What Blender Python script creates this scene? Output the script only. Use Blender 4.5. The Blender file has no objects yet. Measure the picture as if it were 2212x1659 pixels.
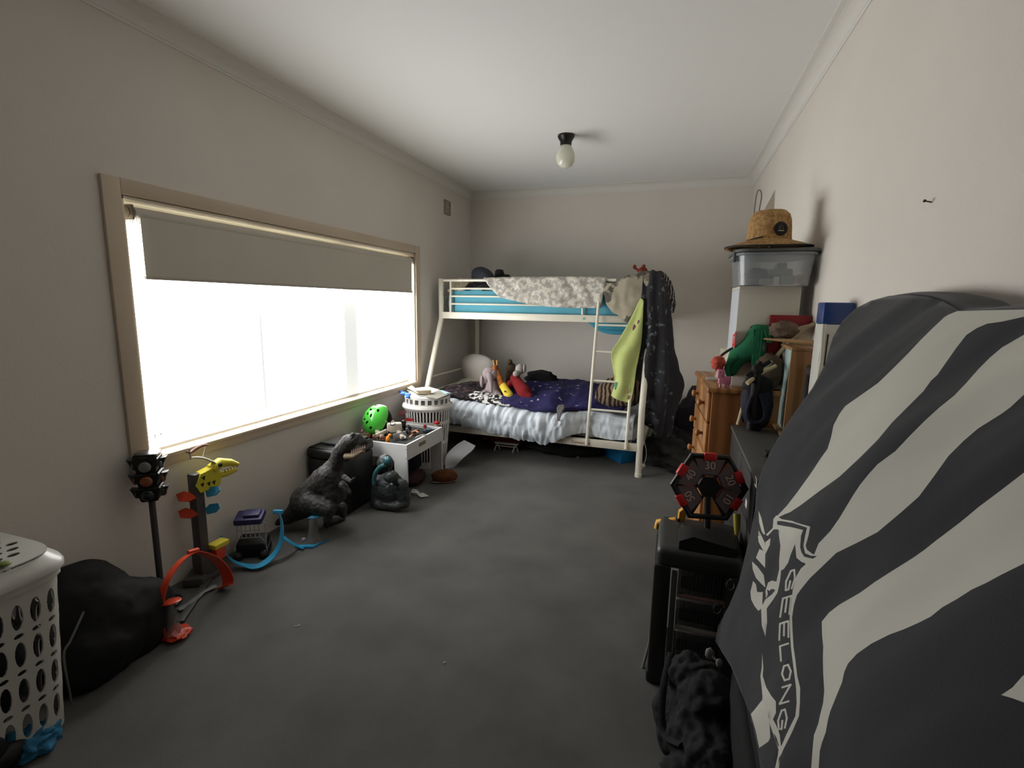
import bpy, bmesh, math, random
from mathutils import Vector as V, Matrix as M4, noise
from mathutils.geometry import delaunay_2d_cdt
random.seed(7)
PI = math.pi
SC = bpy.context.scene
COL = SC.collection

# ------------------------------------------------------------------ camera
CR = V((0.94956734, 0.31317161, 0.01566560))
CU = V((-0.06478642, 0.14706657, 0.98700261))
CF = V((-0.30679731, 0.93824036, -0.15993888))
CP = V((0, 0, 1.5)); FPX = 1070.0
cd = bpy.data.cameras.new('camera'); cam = bpy.data.objects.new('camera', cd); COL.objects.link(cam)
cd.sensor_fit = 'HORIZONTAL'; cd.sensor_width = 36.0; cd.lens = 36.0 * FPX / 2212.0; cd.clip_start = 0.02
m = M4.Identity(4)
for i in range(3):
    m[i][0] = CR[i]; m[i][1] = CU[i]; m[i][2] = -CF[i]; m[i][3] = CP[i]
cam.matrix_world = m
SC.camera = cam

# ------------------------------------------------------------------ world, light, exposure
w = bpy.data.worlds.new('world'); SC.world = w; w.use_nodes = True
bg = w.node_tree.nodes['Background']; bg.inputs[0].default_value = (0.78, 0.88, 1.0, 1); bg.inputs[1].default_value = 4.5
SC.view_settings.view_transform = 'Standard'; SC.view_settings.look = 'None'
SC.view_settings.gamma = 1.0; SC.view_settings.use_curve_mapping = False
SC.view_settings.exposure = 0.0
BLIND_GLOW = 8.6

def at(px, py, ax, val):
    d = CF * FPX + CR * (px - 1106) - CU * (py - 829.5)
    t = (val - CP[ax]) / d[ax]
    return CP + d * t

def A3(px, py, z): return at(px, py, 2, z)

# ------------------------------------------------------------------ materials
def lin(c):
    o = []
    for x in c:
        x = x / 255.0
        o.append(x / 12.92 if x <= 0.04045 else ((x + 0.055) / 1.055) ** 2.4)
    return tuple(o)
_m = {}
def mat(name, c, rough=0.7, metal=0.0, bump=0.0, bscale=60, var=0.0, vscale=6, c2=None, spec=0.4, sheen=0.0, trans=0.0, alpha=1.0, coat=0.0, emit=0.0, kind='noise', vth=None, stretch=None, sss=0.0):
    if name in _m: return _m[name]
    mm = bpy.data.materials.new(name); _m[name] = mm; mm.use_nodes = True
    nt = mm.node_tree; N = nt.nodes; L = nt.links; b = N['Principled BSDF']
    c = lin(c); b.inputs['Base Color'].default_value = (*c, 1)
    b.inputs['Roughness'].default_value = rough; b.inputs['Metallic'].default_value = metal
    b.inputs['Specular IOR Level'].default_value = spec
    b.inputs['Sheen Weight'].default_value = sheen
    b.inputs['Transmission Weight'].default_value = trans
    b.inputs['Alpha'].default_value = alpha
    b.inputs['Coat Weight'].default_value = coat
    if emit:
        b.inputs['Emission Color'].default_value = (*c, 1); b.inputs['Emission Strength'].default_value = emit
    tc = N.new('ShaderNodeTexCoord'); src = tc.outputs['Object']
    if stretch:
        mp = N.new('ShaderNodeMapping'); mp.inputs['Scale'].default_value = stretch
        L.new(src, mp.inputs['Vector']); src = mp.outputs['Vector']
    if var > 0 or c2 is not None:
        if kind == 'voronoi':
            nz = N.new('ShaderNodeTexVoronoi'); nz.inputs['Scale'].default_value = vscale; out = nz.outputs['Distance']
        elif kind == 'wave':
            nz = N.new('ShaderNodeTexWave'); nz.inputs['Scale'].default_value = vscale
            nz.inputs['Distortion'].default_value = 6; nz.inputs['Detail'].default_value = 3; out = nz.outputs['Fac']
        else:
            nz = N.new('ShaderNodeTexNoise'); nz.inputs['Scale'].default_value = vscale
            nz.inputs['Detail'].default_value = 5; out = nz.outputs['Fac']
        L.new(src, nz.inputs['Vector'])
        r = N.new('ShaderNodeValToRGB')
        lo, hi = vth if vth else (0.3, 0.7)
        r.color_ramp.elements[0].position = lo; r.color_ramp.elements[1].position = hi
        if c2 is None:
            r.color_ramp.elements[0].color = (*[x * (1 - var) for x in c], 1)
            r.color_ramp.elements[1].color = (*[min(1, x * (1 + var)) for x in c], 1)
        else:
            r.color_ramp.elements[0].color = (*c, 1); r.color_ramp.elements[1].color = (*lin(c2), 1)
        L.new(out, r.inputs['Fac']); L.new(r.outputs['Color'], b.inputs['Base Color'])
    if bump:
        n2 = N.new('ShaderNodeTexNoise'); n2.inputs['Scale'].default_value = bscale; n2.inputs['Detail'].default_value = 6
        L.new(src, n2.inputs['Vector'])
        bp = N.new('ShaderNodeBump'); bp.inputs['Strength'].default_value = min(1, bump); bp.inputs['Distance'].default_value = 0.004 * max(1, bump)
        L.new(n2.outputs['Fac'], bp.inputs['Height']); L.new(bp.outputs['Normal'], b.inputs['Normal'])
    return mm

# ------------------------------------------------------------------ mesh builder
class MB:
    def __init__(s): s.v = []; s.f = []; s.mi = []
    def add(s, vs, fs, k=0):
        o = len(s.v); s.v += [V(x) for x in vs]
        for f in fs: s.f.append([o + i for i in f]); s.mi.append(k)
        return s
    def box(s, x0, x1, y0, y1, z0, z1, k=0, X=None):
        vs = [V((x, y, z)) for z in (z0, z1) for y in (y0, y1) for x in (x0, x1)]
        if X is not None: vs = [X @ a for a in vs]
        return s.add(vs, [(0, 2, 3, 1), (4, 5, 7, 6), (0, 1, 5, 4), (2, 6, 7, 3), (0, 4, 6, 2), (1, 3, 7, 5)], k)
    def rbox(s, x0, x1, y0, y1, z0, z1, r=0.01, seg=2, k=0, X=None):
        bm = bmesh.new(); bmesh.ops.create_cube(bm, size=1)
        for a in bm.verts:
            a.co = V(((x0 + x1) / 2 + a.co.x * (x1 - x0), (y0 + y1) / 2 + a.co.y * (y1 - y0), (z0 + z1) / 2 + a.co.z * (z1 - z0)))
        bmesh.ops.bevel(bm, geom=list(bm.edges), offset=r, segments=seg, affect='EDGES', profile=0.5)
        bm.verts.index_update()
        vs = [(X @ a.co if X is not None else a.co.copy()) for a in bm.verts]
        s.add(vs, [[q.index for q in f.verts] for f in bm.faces], k); bm.free(); return s
    def tube(s, pts, r, n=10, closed=False, k=0, cap=True, flat=None):
        pts = [V(p) for p in pts]; m_ = len(pts); rs = r if isinstance(r, (list, tuple)) else [r] * m_
        vs = []; prev = None
        for i, p in enumerate(pts):
            a = pts[(i - 1) % m_] if (closed or i > 0) else p
            b = pts[(i + 1) % m_] if (closed or i < m_ - 1) else p
            t = (b - a).normalized()
            if prev is None:
                up = V((0, 0, 1)) if abs(t.z) < 0.9 else V((1, 0, 0))
                n1 = t.cross(up).normalized()
            else:
                n1 = (prev - t * prev.dot(t)).normalized()
            prev = n1; n2 = t.cross(n1)
            for j in range(n):
                q = 2 * PI * j / n
                vs.append(p + n1 * math.cos(q) * rs[i] + n2 * math.sin(q) * rs[i] * (flat or 1))
        fs = []
        for i in range(m_ if closed else m_ - 1):
            for j in range(n):
                a = i * n + j; b = i * n + (j + 1) % n; c = ((i + 1) % m_) * n + (j + 1) % n; d = ((i + 1) % m_) * n + j
                fs.append((a, b, c, d))
        if cap and not closed:
            fs.append(list(range(n))[::-1]); fs.append(list(range((m_ - 1) * n, m_ * n)))
        return s.add(vs, fs, k)
    def lathe(s, prof, c=(0, 0, 0), n=32, k=0, X=None, sx=1, sy=1):
        c = V(c); vs = []; fs = []
        for (r, z) in prof:
            for j in range(n):
                q = 2 * PI * j / n; p = V((r * math.cos(q) * sx, r * math.sin(q) * sy, z))
                vs.append((X @ p if X is not None else p) + c)
        for i in range(len(prof) - 1):
            for j in range(n):
                fs.append((i * n + j, i * n + (j + 1) % n, (i + 1) * n + (j + 1) % n, (i + 1) * n + j))
        if prof[0][0] > 1e-5: fs.append(list(range(n))[::-1])
        if prof[-1][0] > 1e-5: fs.append(list(range((len(prof) - 1) * n, len(prof) * n)))
        return s.add(vs, fs, k)
    def ell(s, c, r, n=16, m_=10, k=0, X=None, nz=0, ns=4, seed=0):
        r = r if isinstance(r, (list, tuple)) else (r, r, r); c = V(c)
        vs = [V((0, 0, 1))]
        for i in range(1, m_):
            for j in range(n):
                a = PI * i / m_; b = 2 * PI * j / n
                vs.append(V((math.sin(a) * math.cos(b), math.sin(a) * math.sin(b), math.cos(a))))
        vs.append(V((0, 0, -1))); out = []
        for a in vs:
            f = 1 + (nz * noise.noise(a * ns + V((seed, seed * 1.7, 0))) if nz else 0)
            p = V((a.x * r[0] * f, a.y * r[1] * f, a.z * r[2] * f)); out.append((X @ p if X is not None else p) + c)
        fs = [(0, 1 + j, 1 + (j + 1) % n) for j in range(n)]
        for i in range(m_ - 2):
            for j in range(n):
                o = 1 + i * n; fs.append((o + j, o + n + j, o + n + (j + 1) % n, o + (j + 1) % n))
        o = 1 + (m_ - 2) * n; L_ = len(vs) - 1
        fs += [(o + j, L_, o + (j + 1) % n) for j in range(n)]
        return s.add(out, fs, k)
    def prism(s, poly, h0, h1, X=None, k=0):
        n = len(poly); vs = [V((p[0], p[1], h0)) for p in poly] + [V((p[0], p[1], h1)) for p in poly]
        if X is not None: vs = [X @ a for a in vs]
        fs = [list(range(n))[::-1], list(range(n, 2 * n))] + [(i, (i + 1) % n, n + (i + 1) % n, n + i) for i in range(n)]
        return s.add(vs, fs, k)
    def ribbon(s, pts, wid, th, k=0, closed=False):
        """pts list of (point, width direction, thickness direction)"""
        vs = []; n = len(pts)
        for i, (p, wd, nd) in enumerate(pts):
            w_ = wid[i] if isinstance(wid, (list, tuple)) else wid
            p = V(p); wd = V(wd).normalized() * w_ / 2; nd = V(nd).normalized() * th / 2
            vs += [p - wd - nd, p + wd - nd, p + wd + nd, p - wd + nd]
        fs = []
        for i in range(n if closed else n - 1):
            j = (i + 1) % n
            for q in range(4): fs.append((4 * i + q, 4 * i + (q + 1) % 4, 4 * j + (q + 1) % 4, 4 * j + q))
        if not closed: fs += [(3, 2, 1, 0), (4 * n - 4, 4 * n - 3, 4 * n - 2, 4 * n - 1)]
        return s.add(vs, fs, k)

def link(name, me, parent=None, smooth=35):
    o = bpy.data.objects.new(name, me); COL.objects.link(o)
    if parent is not None: o.parent = parent
    return o
def xf_of(parent):
    p = parent; 
    while p is not None:
        if '_loc' in p: return V(p['_loc'])
        p = p.parent
    return V((0, 0, 0))
def obj(name, mb, mt, parent=None, label=None, smooth=35, kind=None):
    me = bpy.data.meshes.new(name)
    off = xf_of(parent)
    me.from_pydata([tuple(a - off) for a in mb.v], [], mb.f)
    bm = bmesh.new(); bm.from_mesh(me); bmesh.ops.recalc_face_normals(bm, faces=bm.faces); bm.to_mesh(me); bm.free()
    mts = mt if isinstance(mt, (list, tuple)) else [mt]
    for q in mts: me.materials.append(q)
    if len(mts) > 1: me.polygons.foreach_set('material_index', mb.mi)
    if smooth:
        me.polygons.foreach_set('use_smooth', [True] * len(me.polygons)); me.set_sharp_from_angle(angle=math.radians(smooth))
    o = link(name, me, parent)
    if label: o['label'] = label
    if kind: o['kind'] = kind
    return o
def T(name, label, cat, loc, group=None):
    o = bpy.data.objects.new(name, None); COL.objects.link(o); o.location = loc
    o.empty_display_size = 0.05; o['label'] = label; o['category'] = cat; o['_loc'] = [float(x) for x in loc]
    if group: o['group'] = group
    return o
def tag(o, label, cat, group=None):
    o['label'] = label; o['category'] = cat
    if group: o['group'] = group
    return o
def one(name, label, cat, mb, mt, group=None, smooth=35):
    """a thing that is one mesh, origin at its base"""
    lo = V((sum(a.x for a in mb.v) / len(mb.v), sum(a.y for a in mb.v) / len(mb.v), min(a.z for a in mb.v)))
    mb.v = [a - lo for a in mb.v]
    o = obj(name, mb, mt, None, smooth=smooth); o.location = lo; tag(o, label, cat, group); return o
def struct(name, mb, mt, smooth=None, label=None):
    o = obj(name, mb, mt, None, smooth=smooth); o['kind'] = 'structure'
    if label: o['label'] = label
    return o

def cat4(a, b, c, d, t):
    return 0.5 * ((2 * b) + (c - a) * t + (2 * a - 5 * b + 4 * c - d) * t * t + (3 * b - a - 3 * c + d) * t ** 3)
def spline(pts, n, closed=False):
    pts = [V(p) for p in pts]; m_ = len(pts); out = []
    segs = m_ if closed else m_ - 1
    for i in range(segs):
        g = lambda q: pts[q % m_] if closed else pts[max(0, min(m_ - 1, q))]
        for j in range(n): out.append(cat4(g(i - 1), g(i), g(i + 1), g(i + 2), j / n))
    if not closed: out.append(pts[-1])
    return out
def cloth(rows, th=0.008, n=6, amp=0.0, scale=6, seed=0, k=0, mb=None, fold=None):
    """smooth surface through a grid of 3-D points, with wrinkles and thickness"""
    rows = [spline(r, n) for r in rows]
    cols = [spline([r[j] for r in rows], n) for j in range(len(rows[0]))]
    G = [[cols[j][i] for j in range(len(cols))] for i in range(len(cols[0]))]
    H, W = len(G), len(G[0]); nr = []
    for i in range(H):
        for j in range(W):
            a = G[min(i + 1, H - 1)][j] - G[max(i - 1, 0)][j]; b = G[i][min(j + 1, W - 1)] - G[i][max(j - 1, 0)]
            q = a.cross(b); nr.append(q.normalized() if q.length > 1e-9 else V((0, 0, 1)))
    P = []
    for i in range(H):
        for j in range(W):
            p = G[i][j]; d = 0
            if amp: d += amp * (noise.noise(p * scale + V((seed, 0, 0))) + 0.5 * noise.noise(p * scale * 2.3 + V((0, seed, 3))))
            if fold: d += fold(i / (H - 1), j / (W - 1), p)
            P.append(p + nr[i * W + j] * d)
    mb = mb or MB(); N_ = H * W
    vs = [P[i] + nr[i] * th / 2 for i in range(N_)] + [P[i] - nr[i] * th / 2 for i in range(N_)]
    fs = []
    for i in range(H - 1):
        for j in range(W - 1):
            a = i * W + j; fs.append((a, a + 1, a + W + 1, a + W)); fs.append((N_ + a, N_ + a + W, N_ + a + W + 1, N_ + a + 1))
    for i in range(H - 1):
        for j in (0, W - 1):
            a = i * W + j; fs.append((a, a + W, N_ + a + W, N_ + a))
    for j in range(W - 1):
        for i in (0, H - 1):
            a = i * W + j; fs.append((a, a + 1, N_ + a + 1, N_ + a))
    return mb.add(vs, fs, k)
def organic(name, prims, mt, parent, voxel=0.008, sm=4, label=None, nz=0, ns=0.05, dec=None):
    """one continuous body from overlapping balls and tapered limbs: ('s',c,r) or ('c',p0,p1,r0,r1)"""
    mb = MB()
    for p in prims:
        if p[0] == 's': mb.ell(p[1], p[2], 20, 14)
        else:
            a, b = V(p[1]), V(p[2]); mb.tube([a, a.lerp(b, 0.5), b], [p[3], (p[3] + p[4]) / 2, p[4]], 16)
            mb.ell(a, p[3], 16, 10); mb.ell(b, p[4], 16, 10)
    o = obj(name, mb, mt, parent, label=label, smooth=180)
    r = o.modifiers.new('r', 'REMESH'); r.mode = 'VOXEL'; r.voxel_size = voxel; r.use_smooth_shade = True
    s = o.modifiers.new('s', 'SMOOTH'); s.iterations = sm; s.factor = 0.6
    if nz:
        tx = bpy.data.textures.new(name + 'n', 'CLOUDS'); tx.noise_scale = ns
        d = o.modifiers.new('d', 'DISPLACE'); d.texture = tx; d.strength = nz; d.mid_level = 0.5
    return o
def text(s_, size, mt, X, name, parent, depth=0.0006, label=None):
    cu = bpy.data.curves.new('t', 'FONT'); cu.body = s_; cu.size = size; cu.extrude = depth; cu.align_x = 'CENTER'; cu.align_y = 'CENTER'
    o = bpy.data.objects.new('t', cu); COL.objects.link(o)
    dg = bpy.context.evaluated_depsgraph_get(); me = bpy.data.meshes.new_from_object(o.evaluated_get(dg))
    bpy.data.objects.remove(o); mb = MB(); mb.v = [X @ a.co for a in me.vertices]; mb.f = [list(p.vertices) for p in me.polygons]; mb.mi = [0] * len(mb.f)
    bpy.data.meshes.remove(me)
    return obj(name, mb, mt, parent, label=label, smooth=None)
def frame(o, x, y, z=None):
    """matrix with origin o and axes x,y,z"""
    x = V(x).normalized(); y = V(y); y = (y - x * y.dot(x)).normalized(); z = x.cross(y)
    q = M4.Identity(4)
    for i in range(3): q[i][0] = x[i]; q[i][1] = y[i]; q[i][2] = z[i]; q[i][3] = o[i]
    return q

# ------------------------------------------------------------------ the room
XL, XR, YB, YF, ZC = -2.44, 0.66, 5.75, -0.8, 2.80
wallm = mat('painted_wall', (224, 217, 208), 0.85, bump=0.25, bscale=90, var=0.03, vscale=1.5)
ceilm = mat('painted_ceiling', (241, 241, 238), 0.9, bump=0.15, bscale=70)
cornm = mat('cornice_paint', (228, 225, 218), 0.7)
framem = mat('window_frame_paint', (206, 188, 166), 0.5, var=0.04, vscale=3)
revm = mat('window_reveal_paint', (236, 224, 200), 0.5)
carpet = mat('grey_carpet', (99, 98, 95), 1.0, bump=1.6, bscale=420, var=0.22, vscale=3.2, spec=0.05, sheen=0.2)
struct('floor', MB().box(XL - 0.1, XR + 0.1, YF - 0.1, YB + 0.1, -0.08, 0.0), carpet)
struct('ceiling', MB().box(XL - 0.1, XR + 0.1, YF - 0.1, YB + 0.1, ZC, ZC + 0.1), ceilm)
struct('wall_back', MB().box(XL - 0.1, XR + 0.1, YB, YB + 0.1, 0, ZC), wallm)
struct('wall_right', MB().box(XR, XR + 0.1, YF, YB, 0, ZC), wallm)
struct('wall_front', MB().box(XL - 0.1, XR + 0.1, YF - 0.1, YF, 0, ZC), mat('dark_unseen_wall', (78, 62, 50), .6, c2=(60, 46, 36), kind='wave', vscale=2))  # unseen wall, coloured dark to cut bounce light on the near room
WY0, WY1, WZ0, WZ1 = 1.68, 4.36, 0.72, 1.96
wl = MB()
e_ = .004
wl.box(XL - 0.16, XL, YF, WY0 - e_, 0, ZC); wl.box(XL - 0.16, XL, WY1 + e_, YB, 0, ZC)
wl.box(XL - 0.16, XL, WY0 - e_, WY1 + e_, 0, WZ0 - .024); wl.box(XL - 0.16, XL, WY0 - e_, WY1 + e_, WZ1 + e_, ZC)
struct('wall_left', wl, wallm)
def cornice(name, a, b, inn):
    """cove strip between wall and ceiling: concave profile"""
    a = V(a); b = V(b); inn = V(inn); pr = [(0, 0), (0.006, 0), (0.008, 0.012)]
    R_ = 0.062
    for i in range(7):
        q = PI / 2 * i / 6; pr.append((0.012 + R_ * (1 - math.cos(q)), 0.014 + R_ * math.sin(q)))
    pr += [(0.082, 0.078), (0.082, 0.084), (0, 0.084)]
    vs = []
    for p in (a, b):
        for (x, z) in pr: vs.append(p + inn * x + V((0, 0, ZC - 0.084 + z)))
    n = len(pr); fs = [(i, (i + 1) % n, n + (i + 1) % n, n + i) for i in range(n)] + [list(range(n)), list(range(n, 2 * n))[::-1]]
    struct(name, MB().add(vs, fs), cornm)
cornice('trim_1', (XL, YF, 0), (XL, YB, 0), (1, 0, 0))
cornice('trim_2', (XL, YB, 0), (XR, YB, 0), (0, -1, 0))
cornice('trim_3', (XR, YF, 0), (XR, YB, 0), (-1, 0, 0))
# window: architrave boards, reveal lining, sill, sashes and glass
win = bpy.data.objects.new('window_1', None); COL.objects.link(win); win.location = (XL, WY0, WZ0)
win['kind'] = 'structure'; win['_loc'] = [XL, WY0, WZ0]; win['label'] = 'wide window with cream timber frame on the left wall'
A = 0.085
for nm, b in (('architrave', (XL, XL + 0.02, WY0 - A, WY0 - 0.004, WZ0 - A + .02, WZ1 + A - .01)), ('architrave', (XL, XL + 0.02, WY1 + 0.004, WY1 + A, WZ0 - A + .02, WZ1 + A - .01)),
              ('architrave', (XL, XL + 0.02, WY0 - 0.004, WY1 + 0.004, WZ1 + 0.004, WZ1 + A - .01))):
    obj(nm, MB().rbox(*b, r=0.004), framem, win)
obj('sill', MB().rbox(XL - 0.10, XL + 0.03, WY0 - .02, WY1 + .02, WZ0 - 0.022, WZ0, r=0.006).rbox(XL, XL + 0.018, WY0 - .01, WY1 + .01, WZ0 - A + .02, WZ0 - 0.022, r=0.004), framem, win)
rv = MB(); t = 0.012
rv.box(XL - 0.15, XL + .004, WY0 - .001, WY0 + t, WZ0, WZ1); rv.box(XL - 0.15, XL + .004, WY1 - t, WY1 + .001, WZ0, WZ1); rv.box(XL - 0.15, XL + .004, WY0, WY1, WZ1 - t, WZ1 + .001)
obj('reveal', rv, revm, win)
alum = mat('cream_sash', (232, 226, 208), 0.4)
GX = XL - 0.125
def sash(y0, y1, nm='sash'):
    q = MB()
    for b in ((y0, y1, WZ0, WZ0 + .045), (y0, y1, WZ1 - .057, WZ1 - .012), (y0, y0 + .04, WZ0 + .045, WZ1 - .057), (y1 - .04, y1, WZ0 + .045, WZ1 - .057)):
        q.box(GX - .018, GX + .018, *b)
    s_ = obj(nm, q, alum, win)
    g = mat('window_glass', (250, 255, 252), 0.02, spec=0.5, alpha=0.12)
    obj('pane', MB().box(GX - .003, GX + .003, y0 + .04, y1 - .04, WZ0 + .045, WZ1 - .057), g, s_)
sash(WY0 + .012, 2.54); sash(2.54, 3.40); sash(3.40, WY1 - .012)
# the roller blinds
bw = mat('blind_blockout_fabric', (204, 197, 184), 0.8, bump=0.1, bscale=400, var=0.03, vscale=2)
metalc = mat('blind_hem_rail', (176, 170, 158), 0.4)
BX = -2.468
t1 = T('roller_blind', 'grey blockout roller blind half lowered across the top of the window', 'blind', (BX, 1.76, 1.59))
BZ = 1.893
obj('roller', MB().tube([(BX, 1.745, BZ), (BX, 4.338, BZ)], 0.03, 24), bw, t1)
obj('fabric', MB().box(BX + .024, BX + .0255, 1.765, 4.318, 1.60, BZ), bw, t1)
obj('hem_rail', MB().rbox(BX + .018, BX + .032, 1.76, 4.322, 1.588, 1.604, r=.004), metalc, t1)
brk = mat('blind_bracket', (120, 112, 100), 0.5)
for y in (1.722, 4.343):
    obj('bracket', MB().rbox(BX - .032, BX + .034, y, y + .012, BZ - .034, BZ + .036, r=.003).tube([(BX, y - .004, BZ), (BX, y + .02, BZ)], .024, 16), brk, t1)
# sheer blind behind it, its own emission stands in for the daylight outside
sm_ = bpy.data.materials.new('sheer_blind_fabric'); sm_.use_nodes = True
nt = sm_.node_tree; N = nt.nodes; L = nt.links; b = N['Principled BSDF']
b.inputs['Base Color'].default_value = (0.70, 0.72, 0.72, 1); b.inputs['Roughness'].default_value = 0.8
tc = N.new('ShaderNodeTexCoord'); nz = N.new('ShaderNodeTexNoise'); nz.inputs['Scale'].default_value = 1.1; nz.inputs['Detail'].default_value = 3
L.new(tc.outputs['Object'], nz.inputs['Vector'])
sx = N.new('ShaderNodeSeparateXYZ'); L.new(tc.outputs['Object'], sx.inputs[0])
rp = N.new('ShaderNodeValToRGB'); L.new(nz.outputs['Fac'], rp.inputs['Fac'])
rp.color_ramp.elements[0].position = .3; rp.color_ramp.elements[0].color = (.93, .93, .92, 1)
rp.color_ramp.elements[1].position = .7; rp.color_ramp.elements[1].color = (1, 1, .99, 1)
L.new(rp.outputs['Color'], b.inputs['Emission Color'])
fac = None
for ax_, pos, wid in ((1, 2.52 - 1.74, .009), (1, 4.29 - 1.74, .006), (2, .80 - .74, .005), (1, 3.445 - 1.74, .08)):  # dips paint mullion shadows into the emission, plus seam and hem lines
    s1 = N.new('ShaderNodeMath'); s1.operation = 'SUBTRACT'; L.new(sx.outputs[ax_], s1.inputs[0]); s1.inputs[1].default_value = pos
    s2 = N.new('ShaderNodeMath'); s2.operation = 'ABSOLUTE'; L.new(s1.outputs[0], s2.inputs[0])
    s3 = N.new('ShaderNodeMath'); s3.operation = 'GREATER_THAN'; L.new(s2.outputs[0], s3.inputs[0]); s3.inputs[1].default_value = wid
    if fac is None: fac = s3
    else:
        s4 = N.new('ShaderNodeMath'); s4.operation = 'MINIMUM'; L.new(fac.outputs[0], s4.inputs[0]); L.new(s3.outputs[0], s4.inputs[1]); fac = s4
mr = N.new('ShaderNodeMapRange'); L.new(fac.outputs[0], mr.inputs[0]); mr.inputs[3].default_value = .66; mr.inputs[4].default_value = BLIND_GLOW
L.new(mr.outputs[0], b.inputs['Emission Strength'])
t2 = T('roller_blind', 'white translucent sheer roller blind with its own glow standing in for daylight, lowered to the sill', 'blind', (BX - .05, 1.74, .74))
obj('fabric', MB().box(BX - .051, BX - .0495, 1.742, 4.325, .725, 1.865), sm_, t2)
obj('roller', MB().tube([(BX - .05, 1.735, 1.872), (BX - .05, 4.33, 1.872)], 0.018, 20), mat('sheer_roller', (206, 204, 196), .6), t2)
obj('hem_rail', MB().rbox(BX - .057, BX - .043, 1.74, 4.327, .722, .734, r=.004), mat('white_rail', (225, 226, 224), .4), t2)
ch = mat('bead_chain', (205, 203, 196), .4)
for k_, y in enumerate((1.722, 1.752)):
    q = MB(); q.tube([(BX + .02, y, 1.88), (BX + .02, y, 0.86), (BX + .028, y + .008, .80), (BX + .036, y, .86), (BX + .036, y, 1.88)], .0013, 6)
    obj('bead_chain', q, ch, t1 if k_ else t2)
# outside: paving, rendered wall and a hedge
struct('ground', MB().box(-9, XL - .17, -4, 10, -.4, -.3), mat('outside_paving', (150, 146, 138), .9, var=.1, vscale=2))
one('garden_wall', 'pale pink rendered garden wall beyond the window', 'wall', MB().box(-5.2, -5.0, -3, 9, -.3, 1.25).box(-5.25, -4.95, -3, 9, 1.25, 1.3), mat('pink_render', (216, 190, 176), .9, bump=.3))['kind'] = 'thing'
hd = MB(); random.seed(3)
for i in range(26):
    hd.ell((-5.9 + random.uniform(-.2, .2), -2.5 + i * .42, 1.2 + random.uniform(-.1, .25)), (.45, .4, .8 + random.uniform(0, .4)), 14, 10, nz=.5, ns=5, seed=i)
o = one('hedge', 'green leafy hedge beyond the garden wall outside the window', 'hedge', hd, mat('hedge_leaves', (92, 124, 62), .9, c2=(150, 178, 104), vscale=14, bump=.8, bscale=30))
# wall vent, nail, lamp
vt = T('air_vent', 'small cream slotted air vent high on the left wall near the corner', 'vent', (XL, 5.05, 2.46))
vm = mat('vent_paint', (150, 143, 124), .6)
obj('vent_frame', MB().rbox(XL, XL + .012, 5.02, 5.17, 2.44, 2.455, r=.003).rbox(XL, XL + .012, 5.02, 5.17, 2.575, 2.59, r=.003).rbox(XL, XL + .012, 5.02, 5.035, 2.455, 2.575, r=.003).rbox(XL, XL + .012, 5.155, 5.17, 2.455, 2.575, r=.003), vm, vt)
for i in range(5): obj('slat', MB().rbox(XL + .001, XL + .010, 5.035, 5.155, 2.463 + i * .0225, 2.474 + i * .0225, r=.002), vm, vt)
one('wall_nail', 'small dark nail sticking out of the bare right wall', 'nail', MB().tube([(XR, 1.75, 1.80), (XR - .018, 1.745, 1.803)], .002, 8).tube([(XR - .018, 1.745, 1.803), (XR - .021, 1.744, 1.804)], .0042, 10), mat('dark_nail', (50, 48, 44), .4, .6))
c = at(1223, 292, 2, ZC)
lt = T('ceiling_light', 'ceiling light with black collar and frosted glass globe', 'lamp', (c.x, c.y, ZC))
blk = mat('bronze_black', (22, 20, 18), .35)
obj('mount', MB().lathe([(.0, 0), (.064, 0), (.066, -.012), (.058, -.028), (.046, -.045), (.044, -.075), (.040, -.078), (0, -.078)], c, 40), blk, lt)
obj('globe', MB().lathe([(.038, -.072), (.05, -.095), (.066, -.125), (.074, -.16), (.07, -.195), (.055, -.222), (.03, -.238), (.0, -.242)], c, 40), mat('frosted_glass', (226, 226, 208), .25, spec=.6, var=.08, vscale=9, coat=.3), lt, smooth=80)

# ------------------------------------------------------------------ bunk bed
TH = math.radians(1.2); BO = V((-.234, 4.36, 0)); BL = 2.11
def bd(u, v, z):
    """bed frame: u along the bed to the left, v back towards the wall"""
    return V((BO.x - u * math.cos(TH) + v * math.sin(TH), BO.y + u * math.sin(TH) + v * math.cos(TH), z))
cream = mat('cream_bed_metal', (236, 231, 214), 0.35, var=.03, vscale=8, coat=.2)
bed = T('bunk_bed', 'cream metal bunk bed with a narrow upper berth, wide lower berth and ladder', 'bed', BO)
VU = .33; VR = 1.27
def post(u, name='post'):
    return obj(name, MB().tube(spline([bd(u, 0, 0.0), bd(u, 0, .30), bd(u, 0, .60), bd(u, .03, .68), bd(u, VU * .5, .98), bd(u, VU - .03, 1.27), bd(u, VU, 1.34), bd(u, VU, 1.5), bd(u, VU, 1.745)], 5), .028, 16).lathe([(0.0, 0), (.031, 0), (.031, .03), (.028, .034)], bd(u, 0, 0), 16), cream, bed)
post(0); post(BL)
for u in (0, BL): obj('post', MB().tube([bd(u, VR, 0), bd(u, VR, 1.745)], .028, 16), cream, bed)
def rail(a, b, hz, name, wy=.02, r=.005):
    a, b = V(a), V(b); d = (b - a); X = frame(a, d, (0, 0, 1)); 
    return obj(name, MB().rbox(0, d.length, -hz, hz, -wy, wy, r=r, X=X), cream, bed)
rail(bd(0, 0, .265), bd(BL, 0, .265), .034, 'side_rail'); rail(bd(0, VR, .265), bd(BL, VR, .265), .03, 'side_rail')
rail(bd(0, VU, 1.372), bd(BL, VU, 1.372), .034, 'side_rail'); rail(bd(0, VR, 1.372), bd(BL, VR, 1.372), .03, 'side_rail')
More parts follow.
